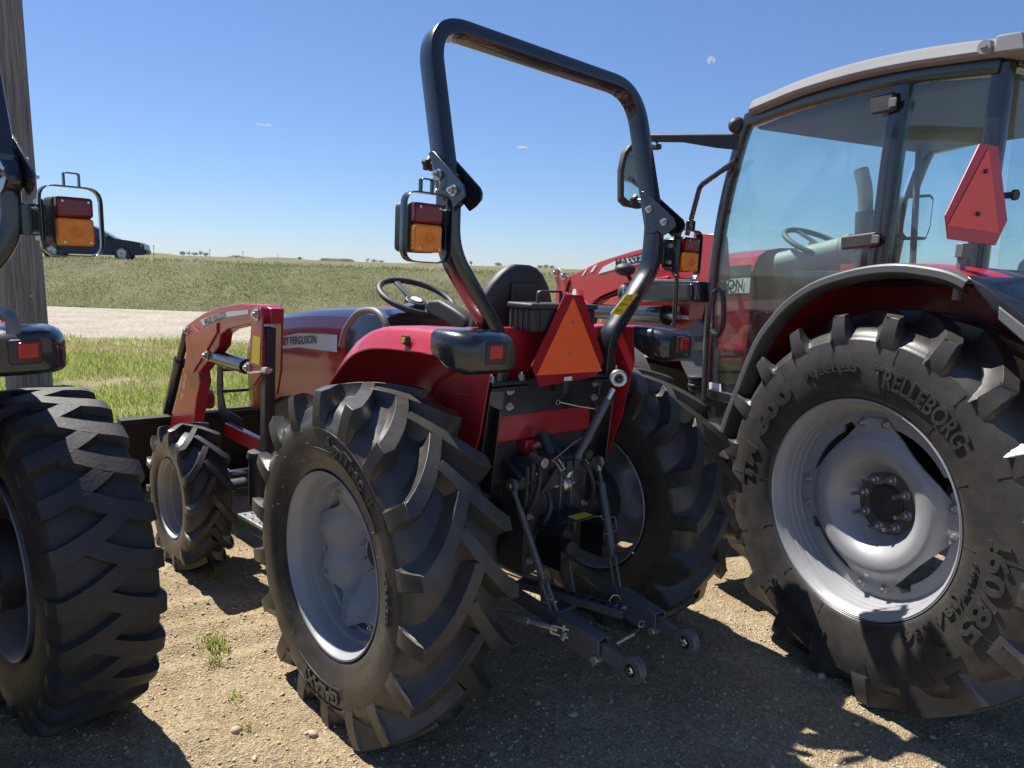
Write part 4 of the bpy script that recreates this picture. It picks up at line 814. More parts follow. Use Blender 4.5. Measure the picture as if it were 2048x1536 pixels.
def build_loader(T):
    LY = .535
    armpx = [(541, 617), (520, 609), (480, 607), (440, 613), (408, 626), (384, 642), (371, 652), (376, 672), (375, 700), (366, 742), (352, 800), (338, 855), (320, 930), (362, 930), (384, 855), (392, 800), (400, 765), (397, 744), (420, 715), (437, 692), (441, 668), (455, 658), (480, 652), (505, 648), (541, 647)]
    poly = [V(C(*p, y=LY)) for p in armpx]
    mb = MB(); mb.prism(poly, (0, -.075, 0)); A_, B_ = both(mb, 'loader_arm', RED, T, smooth=30, bevel=.007)
    for arm, s_ in ((A_, 1), (B_, -1)):
        g_ = [V(C(*p, y=LY)) for p in ((374, 676), (388, 650), (402, 663), (437, 645), (437, 664), (413, 705), (388, 745), (372, 738), (376, 705))]
        mb = MB(); mb.prism([(p[0], s_ * (LY + .001), p[2]) for p in g_], (0, s_ * .010, 0)); mb.build('arm_gusset', RED, arm, bevel=.003)
        dp = [V(C(*p, y=LY)) for p in ((401, 640), (407, 652), (430, 642), (460, 633), (497, 628), (497, 620), (460, 623), (430, 629))]
        mb = MB(); mb.prism([(p[0], s_ * (LY + .0015), p[2]) for p in dp], (0, s_ * .001, 0)); mb.build('arm_decal', SLD, arm, smooth=0)
        a, b = V(C(411, 649, y=LY)), V(C(453, 635, y=LY)); 
        if s_ > 0:
            u = nrm(b - a); v = nrm(V(-u[2], 0, u[0])); v = v if v[2] > 0 else -v; L_ = np.linalg.norm(b - a); w = text_geo('MASSEY FERGUSON', .05, 0, 1, .001)[2]
            mb = MB(); text_on(mb, 'MASSEY FERGUSON', lambda x, y: a + u * x + v * y + V(0, .0045, 0), .05, 0, 1, .001, L_ / w); mb.build('arm_lettering', INK, arm, smooth=0)
            a2, b2 = V(C(365, 802, y=LY)), V(C(374, 752, y=LY)); u2 = nrm(b2 - a2); v2 = nrm(V(-u2[2], 0, u2[0])); v2 = v2 if v2[0] > 0 else -v2; v2 = -v2 if False else v2
            w = text_geo('FL 2810', .05)[2]; mb = MB(); text_on(mb, 'FL 2810', lambda x, y: a2 + u2 * x + v2 * y + V(0, .002, 0), .05, 0, 1, 0, np.linalg.norm(b2 - a2) / w); mb.build('arm_model_mark', WHT, arm, smooth=0)
    ct_ = V(C(389, 800, y=.5)); mb = MB(); mb.cyl((ct_[0], .39, ct_[2]), (ct_[0], .47, ct_[2]), .065, 28); both(mb, 'arm_stub', RED, T)
    pls = [V(C(*p, y=.575)) for p in ((504, 619), (511, 613), (521, 614), (524, 628), (524, 745), (505, 772), (497, 745), (500, 680))]
    mb = MB(); mb.prism([(p[0], .575, p[2]) for p in pls], (0, -.012, 0)); L1, R1 = both(mb, 'mast_plate', RED, T, bevel=.003)
    pls2 = [V(C(*p, y=.455)) for p in ((546, 615), (560, 615), (563, 640), (561, 740), (553, 790), (545, 740))]
    mb = MB(); mb.prism([(p[0], .455, p[2]) for p in pls2], (0, -.012, 0)); both(mb, 'mast_plate', RED, T, bevel=.003)
    top = V(C(513, 629, y=.575)); mb = MB(); mb.cyl((top[0], .45, top[2]), (top[0], .57, top[2]), .05, 24); both(mb, 'arm_pivot', RED, T)
    mb = MB(); mb.prism([V(C(*p, y=.5765)) for p in ((506, 671), (521, 676), (519, 731), (503, 724))], (0, .001, 0)); mb.build('mast_decal', YEL, L1, smooth=0)
    m0, m1 = V(C(539, 655, y=.52)), V(C(535, 890, y=.52)); mb = MB(); mb.bar((m0[0] + .02, .515, m0[2]), (m1[0] + .02, .515, m1[2] - .05), .055, .07, (1, 0, 0)); mb.bar((m1[0] + .0, .51, m1[2]), (m1[0], .2, m1[2] - .08), .12, .06, (0, 0, 1)); both(mb, 'loader_post', DGR, T, bevel=.008)
    a, b = V(C(410, 708, y=.50)), V(C(500, 735, y=.50)); d = b - a; mb = MB(); mb.cyl(a + d * .1, b - d * .06, .044, 24); mb.cyl(a, b, .022, 14); lc, _ = both(mb, 'lift_cylinder', BLK, T, bevel=.003)
    c0 = V(C(374, 660, y=.5)); c1 = V(C(322, 880, y=.5)); d = c1 - c0
    mb = MB(); mb.cyl(c0, c0 + d * .3, .026, 18); mb.cyl(c0 + d * .26, c0 + d * .72, .036, 20); mb.cyl(c0 + d * .25, c0 + d * .29, .041, 20); tc_, tc2 = both(mb, 'tilt_cylinder', BLK, T)
    mb = MB(); mb.cyl(c0 + d * .7, c1, .017, 14); both(mb, 'cylinder_rod', CHR, T)
    items = []
    for p, yy, r in (((513, 629), .578, .024), ((413, 711), .548, .022), ((496, 735), .578, .022), ((374, 661), .548, .020)):
        q = V(C(*p, y=yy))
        for s_ in (1, -1): items.append(((q[0], s_ * yy, q[2]), (0, s_, 0), r, .014))
    bolts('pivot_nut', T, items)
    q = V(C(518, 745, y=.58)); mb = MB(); mb.tube([V(C(497, 746, y=.585)), q, V(C(545, 740, y=.56))], .006, 8); mb.cyl(V(C(528, 741, y=.57)), V(C(537, 741, y=.57)), .018, 14); mb.build('mast_pin', ZNC, T)
    # grille guard
    gp = [V(C(*p, y=.20)) for p in ((434, 728), (443, 728), (444, 790), (450, 818), (483, 838), (483, 858), (448, 850), (436, 818), (433, 780))]
    mb = MB(); mb.prism([(p[0] - .0, .20, p[2]) for p in gp], (0, -.012, 0)); G1, G2 = both(mb, 'grille_guard', BLM, T, bevel=.002)
    xa = V(C(440, 783, y=.2)); mb = MB()
    for dz in (0, .16, -.14): mb.cyl((xa[0], -.2, xa[2] + dz), (xa[0], .2, xa[2] + dz), .013, 12)
    mb.build('guard_bar', BLM, T)
    # sub-frame rail
    for s_ in (1, -1):
        mb = MB(); mb.box((2.25, s_ * .235, .52), (.95, .05, .10)); mb.build('loader_frame_rail', RED, T, bevel=.008)
    # bucket
    W2 = .85; prof = [(3.05, .56), (3.06, .36), (3.14, .15), (3.28, .03), (3.75, .012), (3.76, .03), (3.30, .05), (3.17, .17), (3.09, .37), (3.085, .56)]
    mb = MB(); mb.prism([(x, -W2, z) for x, z in prof], (0, 2 * W2, 0)); bk = mb.build('bucket', BKT, T, bevel=.004)
    for s_ in (1, -1):
        mb = MB(); mb.prism([(x, s_ * W2, z) for x, z in ((3.07, .56), (3.08, .36), (3.15, .16), (3.29, .04), (3.75, .02), (3.62, .26), (3.25, .53))], (0, -s_ * .012, 0)); mb.build('bucket_side', BKT, bk, bevel=.002)
        mb = MB(); mb.bar((3.02, s_ * .5, .54), (2.99, s_ * .5, .25), .05, .03, (1, 0, 0)); mb.build('bucket_bracket', RED, bk, bevel=.004)
    mb = MB(); mb.box((3.06, 0, .572), (.10, 2 * W2, .03)); mb.build('bucket_rim', BKT, bk, bevel=.006)
# ------------------------------------------------------------------ cab tractor on the right
GRD = mat('dark_grey_fender_plastic', (0.085, 0.088, 0.095), .5, dust=.06, bump=.05, bscale=160)
def cab_tractor():
    T = empty('cab_tractor', Matrix.Identity(4)); tag(T, 'large red tractor with glazed cab, grey roof and tall lettered rear tyre, at right edge', 'tractor')
    P = lambda px, py, **k: V(Rr(px, py, **k))
    AX = .771
    cab_rear_wheel(T, (0, .77, AX), 1, TM6); cab_rear_wheel(T, (0, -.77, AX), -1, TM6, False)
    for s_ in (1, -1): simple_front_ag_wheel(T, (2.50, s_ * .80, .60), s_, .62, .38)
    # chassis
    mb = MB(); mb.box((.25, 0, .85), (1.1, .46, .6)); mb.box((1.7, 0, .80), (2.2, .40, .45)); mb.box((-.35, 0, .80), (.25, .4, .55)); mb.build('chassis', DGR, T, bevel=.02)
    for s_ in (1, -1):
        mb = MB(); mb.lathe([(s_ * .2, .2), (s_ * .3, .15), (s_ * .52, .12), (s_ * .60, .16)], 32, (0, 0, AX)); mb.build('axle_housing', DGR, T)
    mb = MB(); mb.cyl((2.5, -.62, .60), (2.5, .62, .60), .08, 20); mb.box((2.5, 0, .66), (.3, .4, .2)); mb.build('front_axle', DGR, T, bevel=.01)
    # fenders
    top = smooth_path([(.845, .84), (.80, 1.0), (.757, 1.113), (.65, 1.378), (.56, 1.505), (.457, 1.606), (.33, 1.683), (.198, 1.728), (.06, 1.758), (-.075, 1.769), (-.19, 1.760), (-.278, 1.745), (-.353, 1.716), (-.45, 1.66), (-.56, 1.585), (-.70, 1.45)], 3)
    top = [tuple(p) for p in top]
    for s_ in (1, -1):
        rows = [[(x, s_ * y, z + dz) for y, dz in ((.52, .0), (.62, .012), (.75, .012), (.90, .008), (.945, .002))] for x, z in top]
        mb = MB(); mb.sheet(rows, (0, 0, -.008)); f = mb.build('fender', RED, T, smooth=50)
        # grey lip
        n0 = len(top) - 9
        nn = []
        for i, (x, z) in enumerate(top[:n0]):
            a = V(top[max(0, i - 1)]); b = V(top[min(len(top) - 1, i + 1)]); t = nrm(b - a); nn.append((t[1], -t[0]) if (t[1] * (x) + -t[0] * (z - AX)) < 0 else (-t[1], t[0]))
        rows = [[(x + k[0] * d, s_ * y, z + k[1] * d) for y, d in ((.93, -.006), (.965, -.008), (.985, -.004), (.990, .003), (.990, .026), (.985, .030))] for (x, z), k in zip(top[:n0], nn)]
        mb = MB(); mb.sheet(rows, (0, -s_ * .006, -.002)); mb.build('fender_lip', GRD, f, smooth=35)
        rows = [[(x + k[0] * d, s_ * y, z + k[1] * d) for y, d in ((.980, .028), (.965, .042), (.93, .046 + .03 * max(0, 1 - i / 14)))] for i, ((x, z), k) in enumerate(zip(top[:n0], nn))]
        mb = MB(); mb.sheet(rows, (0, 0, -.004)); mb.build('fender_liner', BLM, f, smooth=40)
        poly = [(x, s_ * .545, z) for x, z in top] + [(-.62, s_ * .545, 1.1), (-.4, s_ * .545, .9), (.7, s_ * .545, .75)]
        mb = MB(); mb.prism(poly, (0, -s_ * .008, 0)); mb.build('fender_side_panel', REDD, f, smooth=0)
        # rear lamp housing and lower grey trim
        hs = [(-.335, 1.735), (-.42, 1.700), (-.56, 1.612), (-.70, 1.49), (-.72, 1.42), (-.60, 1.52), (-.44, 1.625)]
        mb = MB(); mb.prism([(x, s_ * .60, z + .004) for x, z in hs], (0, s_ * .383, 0)); mb.build('lamp_housing', BLK, f, bevel=.012, seg=3)
        mb = MB(); mb.prism([(x, s_ * .986, z) for x, z in ((-.47, 1.640), (-.60, 1.555), (-.73, 1.44), (-.735, 1.39), (-.60, 1.50), (-.475, 1.592))], (0, -s_ * .06, 0)); mb.build('lamp_housing_trim', GRY, f, bevel=.006)
    # cab frame
    YS = .72
    A = [P(*q, y=YS) for q in ((1503, 232), (1488, 268), (1470, 330), (1450, 415), (1436, 500), (1426, 590), (1419, 690), (1414, 800))]
    Bp = [P(*q, y=YS) for q in ((1812, 165), (1798, 240), (1785, 320), (1772, 420), (1757, 530))]
    Cp = [P(*q, y=YS) for q in ((2010, 128), (1996, 230), (1980, 340), (1966, 440), (1952, 545))]
    cabm = MB(); cabm.box((.50, 0, 1.0), (1.42, 1.36, .08)); cab = cabm.build('cab', BLK, T, bevel=.01)
    for s_ in (1, -1):
        fl = lambda L_: [p * V(1, s_, 1) for p in L_]
        for nm, L_, h, w in (('pillar', smooth_path(A, 4), .060, .055), ('pillar', smooth_path(Bp, 3), .085, .055), ('pillar', smooth_path(Cp, 3), .07, .05)):
            mb = MB(); mb.rtube(fl(L_), w, h, (0, 1, 0), .012); mb.build(nm, BLK, cab, smooth=40)
        roofline = [P(*q, y=YS) for q in ((1503, 240), (1600, 205), (1700, 178), (1800, 155), (1900, 140), (2012, 128))]
        mb = MB(); mb.rtube(fl(smooth_path(roofline, 3)), .07, .075, (0, 1, 0), .012); mb.build('roof_rail', BLK, cab, smooth=40)
        mb = MB(); lo = [P(1414, 800, y=YS), P(1444, 806, y=YS)]; xf, xr = A[-1][0], Cp[-1][0]; mb.bar((xf, s_ * YS, 1.03), (.85, s_ * YS, 1.03), .05, .06); mb.bar((xf, s_ * YS * .98, .90), (.80, s_ * YS * .98, .90), .05, .30, (0, 0, 1)); mb.build('cab_sill', BLK, cab, bevel=.008); mb = MB(); mb.bar((.70, s_ * .70, 1.70), (xr, s_ * .70, 1.735), .05, .07); mb.build('cab_sill', BLK, cab, bevel=.008)
        # glass
        a_in = [p + V(-.015, 0, 0) for p in smooth_path(A, 4)]; door = a_in + [V(.86, YS, 1.05), V(.70, YS, 1.40), V(.5, YS, 1.62), V(.28, YS, 1.76)] + [p + V(.03, 0, 0) for p in reversed(Bp)]
        mb = MB(); mb.prism(fl([V(p[0], YS + .012, p[2]) for p in door]), (0, -s_ * .005, 0)); mb.build('door_glass', GLS, cab, smooth=0)
        qg = [p + V(-.035, .010, 0) for p in Bp] + [p + V(.04, .010, 0) for p in reversed(Cp)]
        mb = MB(); mb.prism(fl([V(p[0], YS + .012, p[2]) for p in qg]), (0, -s_ * .005, 0)); mb.build('quarter_glass', GLS, cab, smooth=0)
    # windscreen between the A pillars, rear window between the C pillars
    aa = smooth_path(A, 4); rows = [[(p[0] + .05 + .10 * (1 - (y / .70) ** 2), y, p[2]) for y in np.linspace(-.70, .70, 13)] for p in aa if p[2] > 1.25]
    mb = MB(); mb.sheet(rows, (.005, 0, 0)); mb.build('windscreen', GLS, cab, smooth=60)
    cx = [p[0] for p in Cp]; mb = MB(); mb.prism([(Cp[0][0] - .02, .66, Cp[0][2]), (Cp[-1][0] - .04, .66, Cp[-1][2]), (Cp[-1][0] - .04, -.66, Cp[-1][2]), (Cp[0][0] - .02, -.66, Cp[0][2])], (-.005, 0, 0)); mb.build('rear_window', GLS, cab, smooth=0)
    for (ya, za), (yb, zb) in (((.70, Cp[0][2] + .02), (-.70, Cp[0][2] + .02)), ((.70, Cp[-1][2] - .02), (-.70, Cp[-1][2] - .02))):
        x_ = Cp[0][0] if za > 2 else Cp[-1][0]; mb = MB(); mb.bar((x_ - .01, ya, za), (x_ - .01, yb, zb), .07, .07); mb.build('rear_cross_rail', BLK, cab, bevel=.008)
    # bent bar inside the rear quarter pane
    mb = MB(); mb.tube([(.20, .735, 1.745), (.10, .737, 1.725), (-.10, .735, 1.74)], .008, 8); mb.build('quarter_trim', LGR, cab)
    # roof
    tp = [P(*q, y=.80) for q in ((1487, 204), (1530, 186), (1600, 156), (1700, 124), (1800, 101), (1900, 84), (1990, 73), (2060, 62))]
    lw = [P(*q, y=.80) for q in ((1489, 229), (1530, 212), (1600, 184), (1700, 155), (1800, 134), (1900, 119), (1990, 107), (2060, 100))]
    tp, lw = smooth_path(tp, 3), smooth_path(lw, 3); rows = []
    for a, b in zip(tp, lw):
        hf = [(0, a[2] + .055), (.3, a[2] + .05), (.6, a[2] + .03), (.74, a[2] + .006), (.785, a[2] - .004), (.797, a[2] - .02), (.80, (a[2] + b[2]) / 2 + .002), (.806, (a[2] + b[2]) / 2 - .006), (.812, b[2] + .012), (.80, b[2]), (.70, b[2] - .01), (0, b[2] - .01)]
        rows.append([((a[0] + b[0]) / 2, -y, z) for y, z in reversed(hf[:-1])] + [((a[0] + b[0]) / 2, y, z) for y, z in hf[1:]])
    rows = [[(p[0], p[1] * (1 - (.06 if i == 0 else 0)), p[2]) for p in r] for i, r in enumerate(rows)]
    mb = MB(); mb.grid(rows); mb.add(rows[0], [tuple(range(len(rows[0])))]); mb.add(rows[-1], [tuple(range(len(rows[0])))]); rf = mb.build('roof', LGR, cab, smooth=32)
    q = P(1973, 95, y=.812); mb = MB(); mb.cyl(q, q + V(0, .016, 0), .028, 24, .024); mb.box(q + V(0, .018, 0), (.024, .006, .006)); mb.build('roof_knob', LGR, rf)
    mb = MB(); mb.prism([P(2000, 72, y=.803), P(2050, 64, y=.803), P(2060, 100, y=.803), P(1992, 108, y=.803)], (0, .02, 0)); mb.build('roof_corner_trim', LGR, rf, bevel=.006)
    q = P(1480, 250, y=.74); mb = MB(); mb.sphere(q + V(.02, 0, 0), .052, 20, 14, (.8, 1, .85)); mb.build('roof_work_lamp', BLM, rf)
    mb = MB(); mb.box((.48, 0, lw[10][2] - .06), (1.3, 1.3, .06)); mb.build('headliner', INT, cab, bevel=.02)
    # latches on the B pillar
    for a_, b_, c_, d_ in (((1748, 197), (1794, 184), (1796, 222), (1750, 231)), ((1689, 474), (1760, 464), (1760, 492), (1690, 500))):
        mb = MB(); mb.prism([P(*q, y=.752) for q in (a_, b_, c_, d_)], (0, .028, 0)); lt = mb.build('door_hinge', BLM, cab, bevel=.008, seg=3)
        mid = (P(*b_, y=.782) + P(*c_, y=.782)) / 2; MB().box(mid + V(.02, .002, 0), (.035, .008, .035)).build('hinge_cap', GRY, lt, bevel=.002)
    # handle on the A pillar (door catch)
    mb = MB(); mb.rtube(smooth_path([P(1428, 585, y=.76), P(1440, 578, y=.78), P(1447, 600, y=.79), P(1446, 650, y=.79), P(1434, 672, y=.77), P(1424, 660, y=.76)], 3), .03, .018, (0, 1, 0), .006); mb.build('door_handle', BLM, cab)
    # white sticker on the lower door
    mb = MB(); st = [P(*q, y=.742) for q in ((1418, 764), (1442, 768), (1443, 794), (1419, 789))]; mb.prism(fillet(st, .008, 4, True), (0, .001, 0)); sk = mb.build('door_sticker', WHT, cab, smooth=0)
    mb = MB(); u = nrm(st[1] - st[0]); v = nrm(st[0] - st[3])
    for k, (t_, sz, l_) in enumerate((('NO RIDERS', .010, .75), ('TRACTOR', .014, .6), ('READ MANUAL', .010, .8))):
        o_ = st[3] + (st[0] - st[3]) * (.74 - .30 * k) + (st[1] - st[0]) * .14; w_ = text_geo(t_, sz)[2]; text_on(mb, '-' * 9 if k != 1 else t_, lambda x, y: o_ + u * x + v * y + V(0, .0022, 0), sz, 0, 1, 0, 1.0 if k == 1 else .9)
    mb.build('sticker_print', INK, sk, smooth=0)
    # slow-vehicle emblem on a post behind the quarter glass
    XS = -.27; pl = [P(*q, x=XS) for q in ((1957, 288), (1994, 293), (2012, 441), (1988, 491), (1893, 478), (1888, 431))]
    mb = MB(); mb.prism(pl, (-.006, 0, 0)); sg = mb.build('slow_vehicle_sign', RFL2, T, bevel=.002)
    mb = MB(); mb.prism([P(*q, x=XS - .0075) for q in ((1977, 296), (1895, 451), (1998, 467))], (-.001, 0, 0)); mb.build('sign_triangle', ORG2, sg, smooth=0)
    for q in ((1970, 343), (1954, 428)): c_ = P(*q, x=XS - .008); MB().cyl(c_, c_ + V(-.008, 0, 0), .008, 12).build('sign_bolt', BLM, sg)
    c_ = P(1934, 490, x=XS); mb = MB(); mb.box(c_ + V(.01, 0, -.02), (.03, .05, .05)); mb.box(c_ + V(.012, 0, -.10), (.02, .03, .2)); mb.build('sign_post', GRY, sg, bevel=.003)
    c_ = P(2027, 390, x=XS + .02); mb = MB(); mb.cyl(c_ + V(.08, .0, 0), c_, .012, 14); mb.cyl(c_, c_ + V(-.012, 0, 0), .020, 18); mb.build('rear_window_catch', BLM, cab)
    # cab interior
    mb = MB(); mb.box((.10, 0, 1.36), (.5, .52, .16)); mb.box((-.12, 0, 1.62), (.14, .48, .42)); mb.build('operator_seat', INT, cab, bevel=.05, seg=4)
    c_ = P(1636, 482, y=.05); sw = V(c_[0], .05, c_[2] - .02); axw = nrm((-.45, 0, .9)); ux = nrm((.9, 0, .45)); mb = MB(); mb.tube([sw + .20 * (cos(2 * pi * i / 36) * ux + sin(2 * pi * i / 36) * V(0, 1, 0)) for i in range(36)], .016, 10, True); mb.bar(sw - ux * .19, sw + ux * .19, .03, .015, axw); mb.cyl(sw - axw * .35, sw, .05, 18); mb.build('steering_wheel', INT, cab)
    a_, b_ = P(1560, 530, y=.20), P(1690, 500, y=.10); mb = MB(); mb.cyl(a_, b_, .075, 28); mb.cyl(b_, b_ + nrm(b_ - a_) * .05, .082, 28); mb.build('instrument_pod', INTL, cab, bevel=.008)
    mb = MB(); mb.box((1.08, -.03, 1.40), (.18, .42, .50)); mb.build('dashboard', INT, cab, bevel=.04, seg=3)
    mb = MB(); mb.box((.15, -.45, 1.45), (.8, .22, .35)); mb.build('control_console', INTL, cab, bevel=.03, seg=3)
    mb = MB(); mb.box((.25, .50, 1.25), (.7, .12, .25)); mb.build('side_box', INTL, cab, bevel=.03, seg=3)
    mb = MB(); mb.tube(smooth_path([P(1838, 300, y=-.45), P(1832, 400, y=-.45), P(1825, 530, y=-.45)], 4), .018, 10); mb.build('lever', INT, cab)
    # exhaust stack on the right front corner
    e = [P(1722, 340, y=-.52), P(1730, 380, y=-.52), P(1731, 440, y=-.52), P(1728, 560, y=-.52)]
    mb = MB(); mb.tube(smooth_path(e, 6), .045, 18); ex = mb.build('exhaust_stack', GRY, T); mb = MB(); mb.cyl(e[2] + V(0, 0, .05), e[3], .065, 20); mb.build('exhaust_shield', BLM, ex)
    mb = MB(); mb.box((-.24, 0, 1.42), (.05, 1.06, .60)); mb.box((-.30, 0, 1.12), (.10, .70, .12)); mb.build('rear_wall', BLK, cab, bevel=.012)
    for s_ in (1, -1):
        mb = MB(); mb.bar((-.30, s_ * .24, .52), (-1.02, s_ * .34, .46), .03, .08); mb.lathe([(-.02, .028), (-.02, .055), (.02, .055), (.02, .028)], 24, (-1.05, s_ * .345, .455), closedprof=True); lk = mb.build('lower_link', LNK, T, bevel=.004)
        MB().cyl((-.42, s_ * .30, 1.12), (-.66, s_ * .30, .50), .018, 14).build('lift_rod', LNK, T); mb = MB(); mb.bar((-.28, s_ * .28, 1.18), (-.46, s_ * .30, 1.12), .04, .07); mb.build('lift_arm', DGR, T, bevel=.006)
    mb = MB(); mb.bar((-.30, 0, .42), (-.85, 0, .42), .09, .04); mb.build('drawbar', LNK, T, bevel=.004)
    for k in range(6):
        MB().cyl((-.35, -.18 + .07 * k, 1.12), (-.40, -.18 + .07 * k, 1.11), .022, 16).build('hydraulic_socket', ZNC if k % 2 else BLM, T, bevel=.002)
    # far-side mirror seen through the glass
    m4 = [P(*q, x=1.0) for q in ((1812, 391), (1862, 388), (1869, 395), (1862, 455), (1853, 480), (1808, 480), (1800, 470), (1805, 410))]
    mb = MB(); mb.prism(m4, (.05, 0, 0)); fm = mb.build('side_mirror', BLM, T, bevel=.008)
    ce = sum(m4) / len(m4); mb = MB(); mb.prism([ce + (p - ce) * .86 + V(-.004, 0, 0) for p in m4], (.002, 0, 0)); mb.build('mirror_glass', MIRR, fm, smooth=0)
    mb = MB(); mb.tube([ce + V(.02, 0, .05), P(1830, 345, x=1.0), P(1850, 318, x=1.05)], .014, 10); mb.build('mirror_arm', BLM, fm)
    # near-side mirror and arm
    arm_a, arm_b = P(1480, 285, y=.74), P(1298, 272, y=1.02); mb = MB(); mb.prism([P(1480, 268, y=.74), P(1480, 300, y=.74), P(1440, 296, y=.80), P(1375, 285, y=.90), P(1300, 284, y=1.02), P(1300, 268, y=1.02)], (.02, .03, 0)); am = mb.build('side_mirror', BLM, T, bevel=.006)
    mh = [P(*q, x=1.62) for q in ((1262, 288), (1288, 286), (1296, 300), (1292, 405), (1284, 418), (1254, 412), (1243, 402), (1243, 340), (1250, 305))]
    mb = MB(); mb.prism(mh, (.055, .0, 0)); mb.build('mirror_shell', BLM, am, bevel=.014, seg=3); ce = sum(mh) / len(mh); mb = MB(); mb.prism([ce + (p - ce) * .82 + V(-.003, 0, 0) for p in mh], (.002, 0, 0)); mb.build('mirror_glass', MIRR, am, smooth=0)
    q = P(1313, 294, y=1.0); mb = MB(); mb.box(q, (.05, .04, .03)); mb.cyl(q, q + V(0, 0, .04), .008, 10); mb.build('mirror_knob', BLM, am, bevel=.006)
    mb = MB(); mb.tube(fillet([P(1474, 320, y=.78), P(1400, 372, y=.80), P(1374, 470, y=.80)], .06, 6), .015, 12); mb.build('grab_rail', BLK, T)
    mb = MB(); mb.tube([P(1354, 545, y=.86), P(1347, 668, y=.86)], .013, 12); mb.build('step_rail', BLK, T)
    # hood
    secs = []
    for x, zt, zb, w in ((1.36, 1.865, 1.16, .37), (1.7, 1.845, 1.15, .37), (2.2, 1.80, 1.12, .365), (2.7, 1.735, 1.08, .35), (3.05, 1.66, 1.02, .32), (3.22, 1.56, .98, .27), (3.27, 1.40, .98, .24)):
        hf = [(0, zt + .02), (w * .45, zt + .015), (w * .75, zt - .005), (w * .9, zt - .04), (w * .96, zt - .09), (w * .975, zt - .10), (w, zt - .16), (w * 1.0, zt - .28), (w * .985, zt - .30), (w * .98, zb)]
        secs.append([(x, -y, z) for y, z in reversed(hf)] + [(x, y, z) for y, z in hf[1:]])
    mb = MB(); mb.grid(secs); n = len(secs[0]); mb.add(secs[-1], [tuple(range(n))]); hd = mb.build('hood', RED, T, smooth=28)
    mb = MB(); mb.add([(1.365, .3755, 1.700), (1.365, .3755, 1.605), (2.5, .366, 1.53), (2.5, .366, 1.615)], [(0, 1, 2, 3)]); mb.build('hood_decal', SLD, hd, smooth=0)
    mb = MB(); w_ = text_geo('MASSEY FERGUSON', .085, 0, 1, .002)[2]; text_on(mb, 'MASSEY FERGUSON', lambda u, v: (2.22 - u, .381, 1.572 + .055 * u / .8 + v), .085, 0, 1, .002, .80 / w_); mb.build('hood_lettering', INK, hd, smooth=0)
    mb = MB(); mb.add([(1.365, .3765, 1.775), (1.365, .3765, 1.70), (2.5, .367, 1.615), (2.5, .367, 1.69)], [(0, 1, 2, 3)]); mb.build('hood_vent_band', BLM, hd, smooth=0)
    # loader
    LY = .64; beam = [(1130, 556), (1150, 546), (1200, 522), (1260, 503), (1310, 490), (1360, 480), (1430, 470), (1436, 560), (1400, 566), (1340, 570), (1290, 570), (1240, 578), (1205, 592), (1180, 612), (1172, 650), (1160, 720), (1120, 720), (1122, 650), (1128, 600)]
    bp = [P(*q, y=LY) for q in beam]; mb = MB(); mb.prism(bp, (0, -.10, 0)); L1, L2 = both(mb, 'loader_arm', RED, T, smooth=30, bevel=.010)
    up_ = [P(*q, y=LY) for q in ((1128, 582), (1160, 590), (1180, 606), (1230, 585), (1300, 560), (1340, 552), (1340, 562), (1290, 572), (1240, 580), (1205, 594), (1182, 614), (1150, 606))]
    mb = MB(); mb.prism([p + V(0, .001, 0) for p in up_], (0, .018, 0)); mb.build('arm_web', RED, L1, bevel=.005)
    dq = [P(*q, y=LY + .003) for q in ((1196, 548), (1206, 534), (1232, 521), (1350, 497), (1350, 513), (1232, 538))]
    mb = MB(); mb.prism([dq[0], dq[1], dq[2], dq[3], dq[4], dq[5]], (0, .001, 0)); mb.build('arm_decal', SLD, L1, smooth=0)
    for k in range(2):
        mb = MB(); o_ = 14 * k; mb.prism([P(1163 + o_ * 1.2, 552 - o_ * .5, y=LY + .003), P(1172 + o_ * 1.2, 538 - o_ * .5, y=LY + .003), P(1176 + o_ * 1.35, 536 - o_ * .5, y=LY + .003), P(1167 + o_ * 1.35, 550 - o_ * .5, y=LY + .003)], (0, .001, 0)); mb.build('arm_stripe', WHT, L1, smooth=0)
    a, b = P(1232, 535, y=LY), P(1352, 511, y=LY); u = nrm(b - a); v = nrm(V(-u[2], 0, u[0])); v = v if v[2] > 0 else -v; w_ = text_geo('MASSEY FERGUSON', .075, 0, 1, .002)[2]
    mb = MB(); text_on(mb, 'MASSEY FERGUSON', lambda x, y: a + u * x + v * y + V(0, .008, 0), .085, 0, 1, .002, (np.linalg.norm(b - a) * 1.42) / text_geo('MASSEY FERGUSON', .085, 0, 1, .002)[2]); mb.build('arm_lettering', INK, L1, smooth=0)
    q = P(1149, 586, y=LY + .03); MB().cyl(q, q + V(0, .002, 0), .033, 24).build('arm_badge', WHT, L1)
    for px in ((1112, 545), (1128, 551)): q = P(*px, y=LY + .02); bolts('pivot_nut', L1, [(tuple(q), (0, 1, 0), .026, .02)])
    mb = MB(); q0 = P(1112, 548, y=LY + .01); mb.prism([P(*q, y=LY + .005) for q in ((1106, 540), (1118, 534), (1140, 560), (1124, 610), (1114, 606), (1116, 570))], (0, .014, 0)); mb.build('arm_link', RED, L1, bevel=.004)
    tw = [P(*q, y=LY + .03) for q in ((1386, 466), (1428, 468), (1424, 560), (1404, 640), (1376, 640), (1384, 560))]; mb = MB(); mb.prism(tw, (0, -.03, 0)); both(mb, 'loader_tower', RED, T, bevel=.006)
    a, b = P(1178, 622, y=.64), P(1330, 630, y=.64); mb = MB(); mb.cyl(a, b, .056, 24); mb.cyl(b, b + (b - a) * .03, .065, 24); cy, _ = both(mb, 'lift_cylinder', BLK, T, bevel=.004)
    mb = MB(); mb.cyl(b, b + (b - a) * .14, .028, 16); both(mb, 'cylinder_rod', ZNC, T)
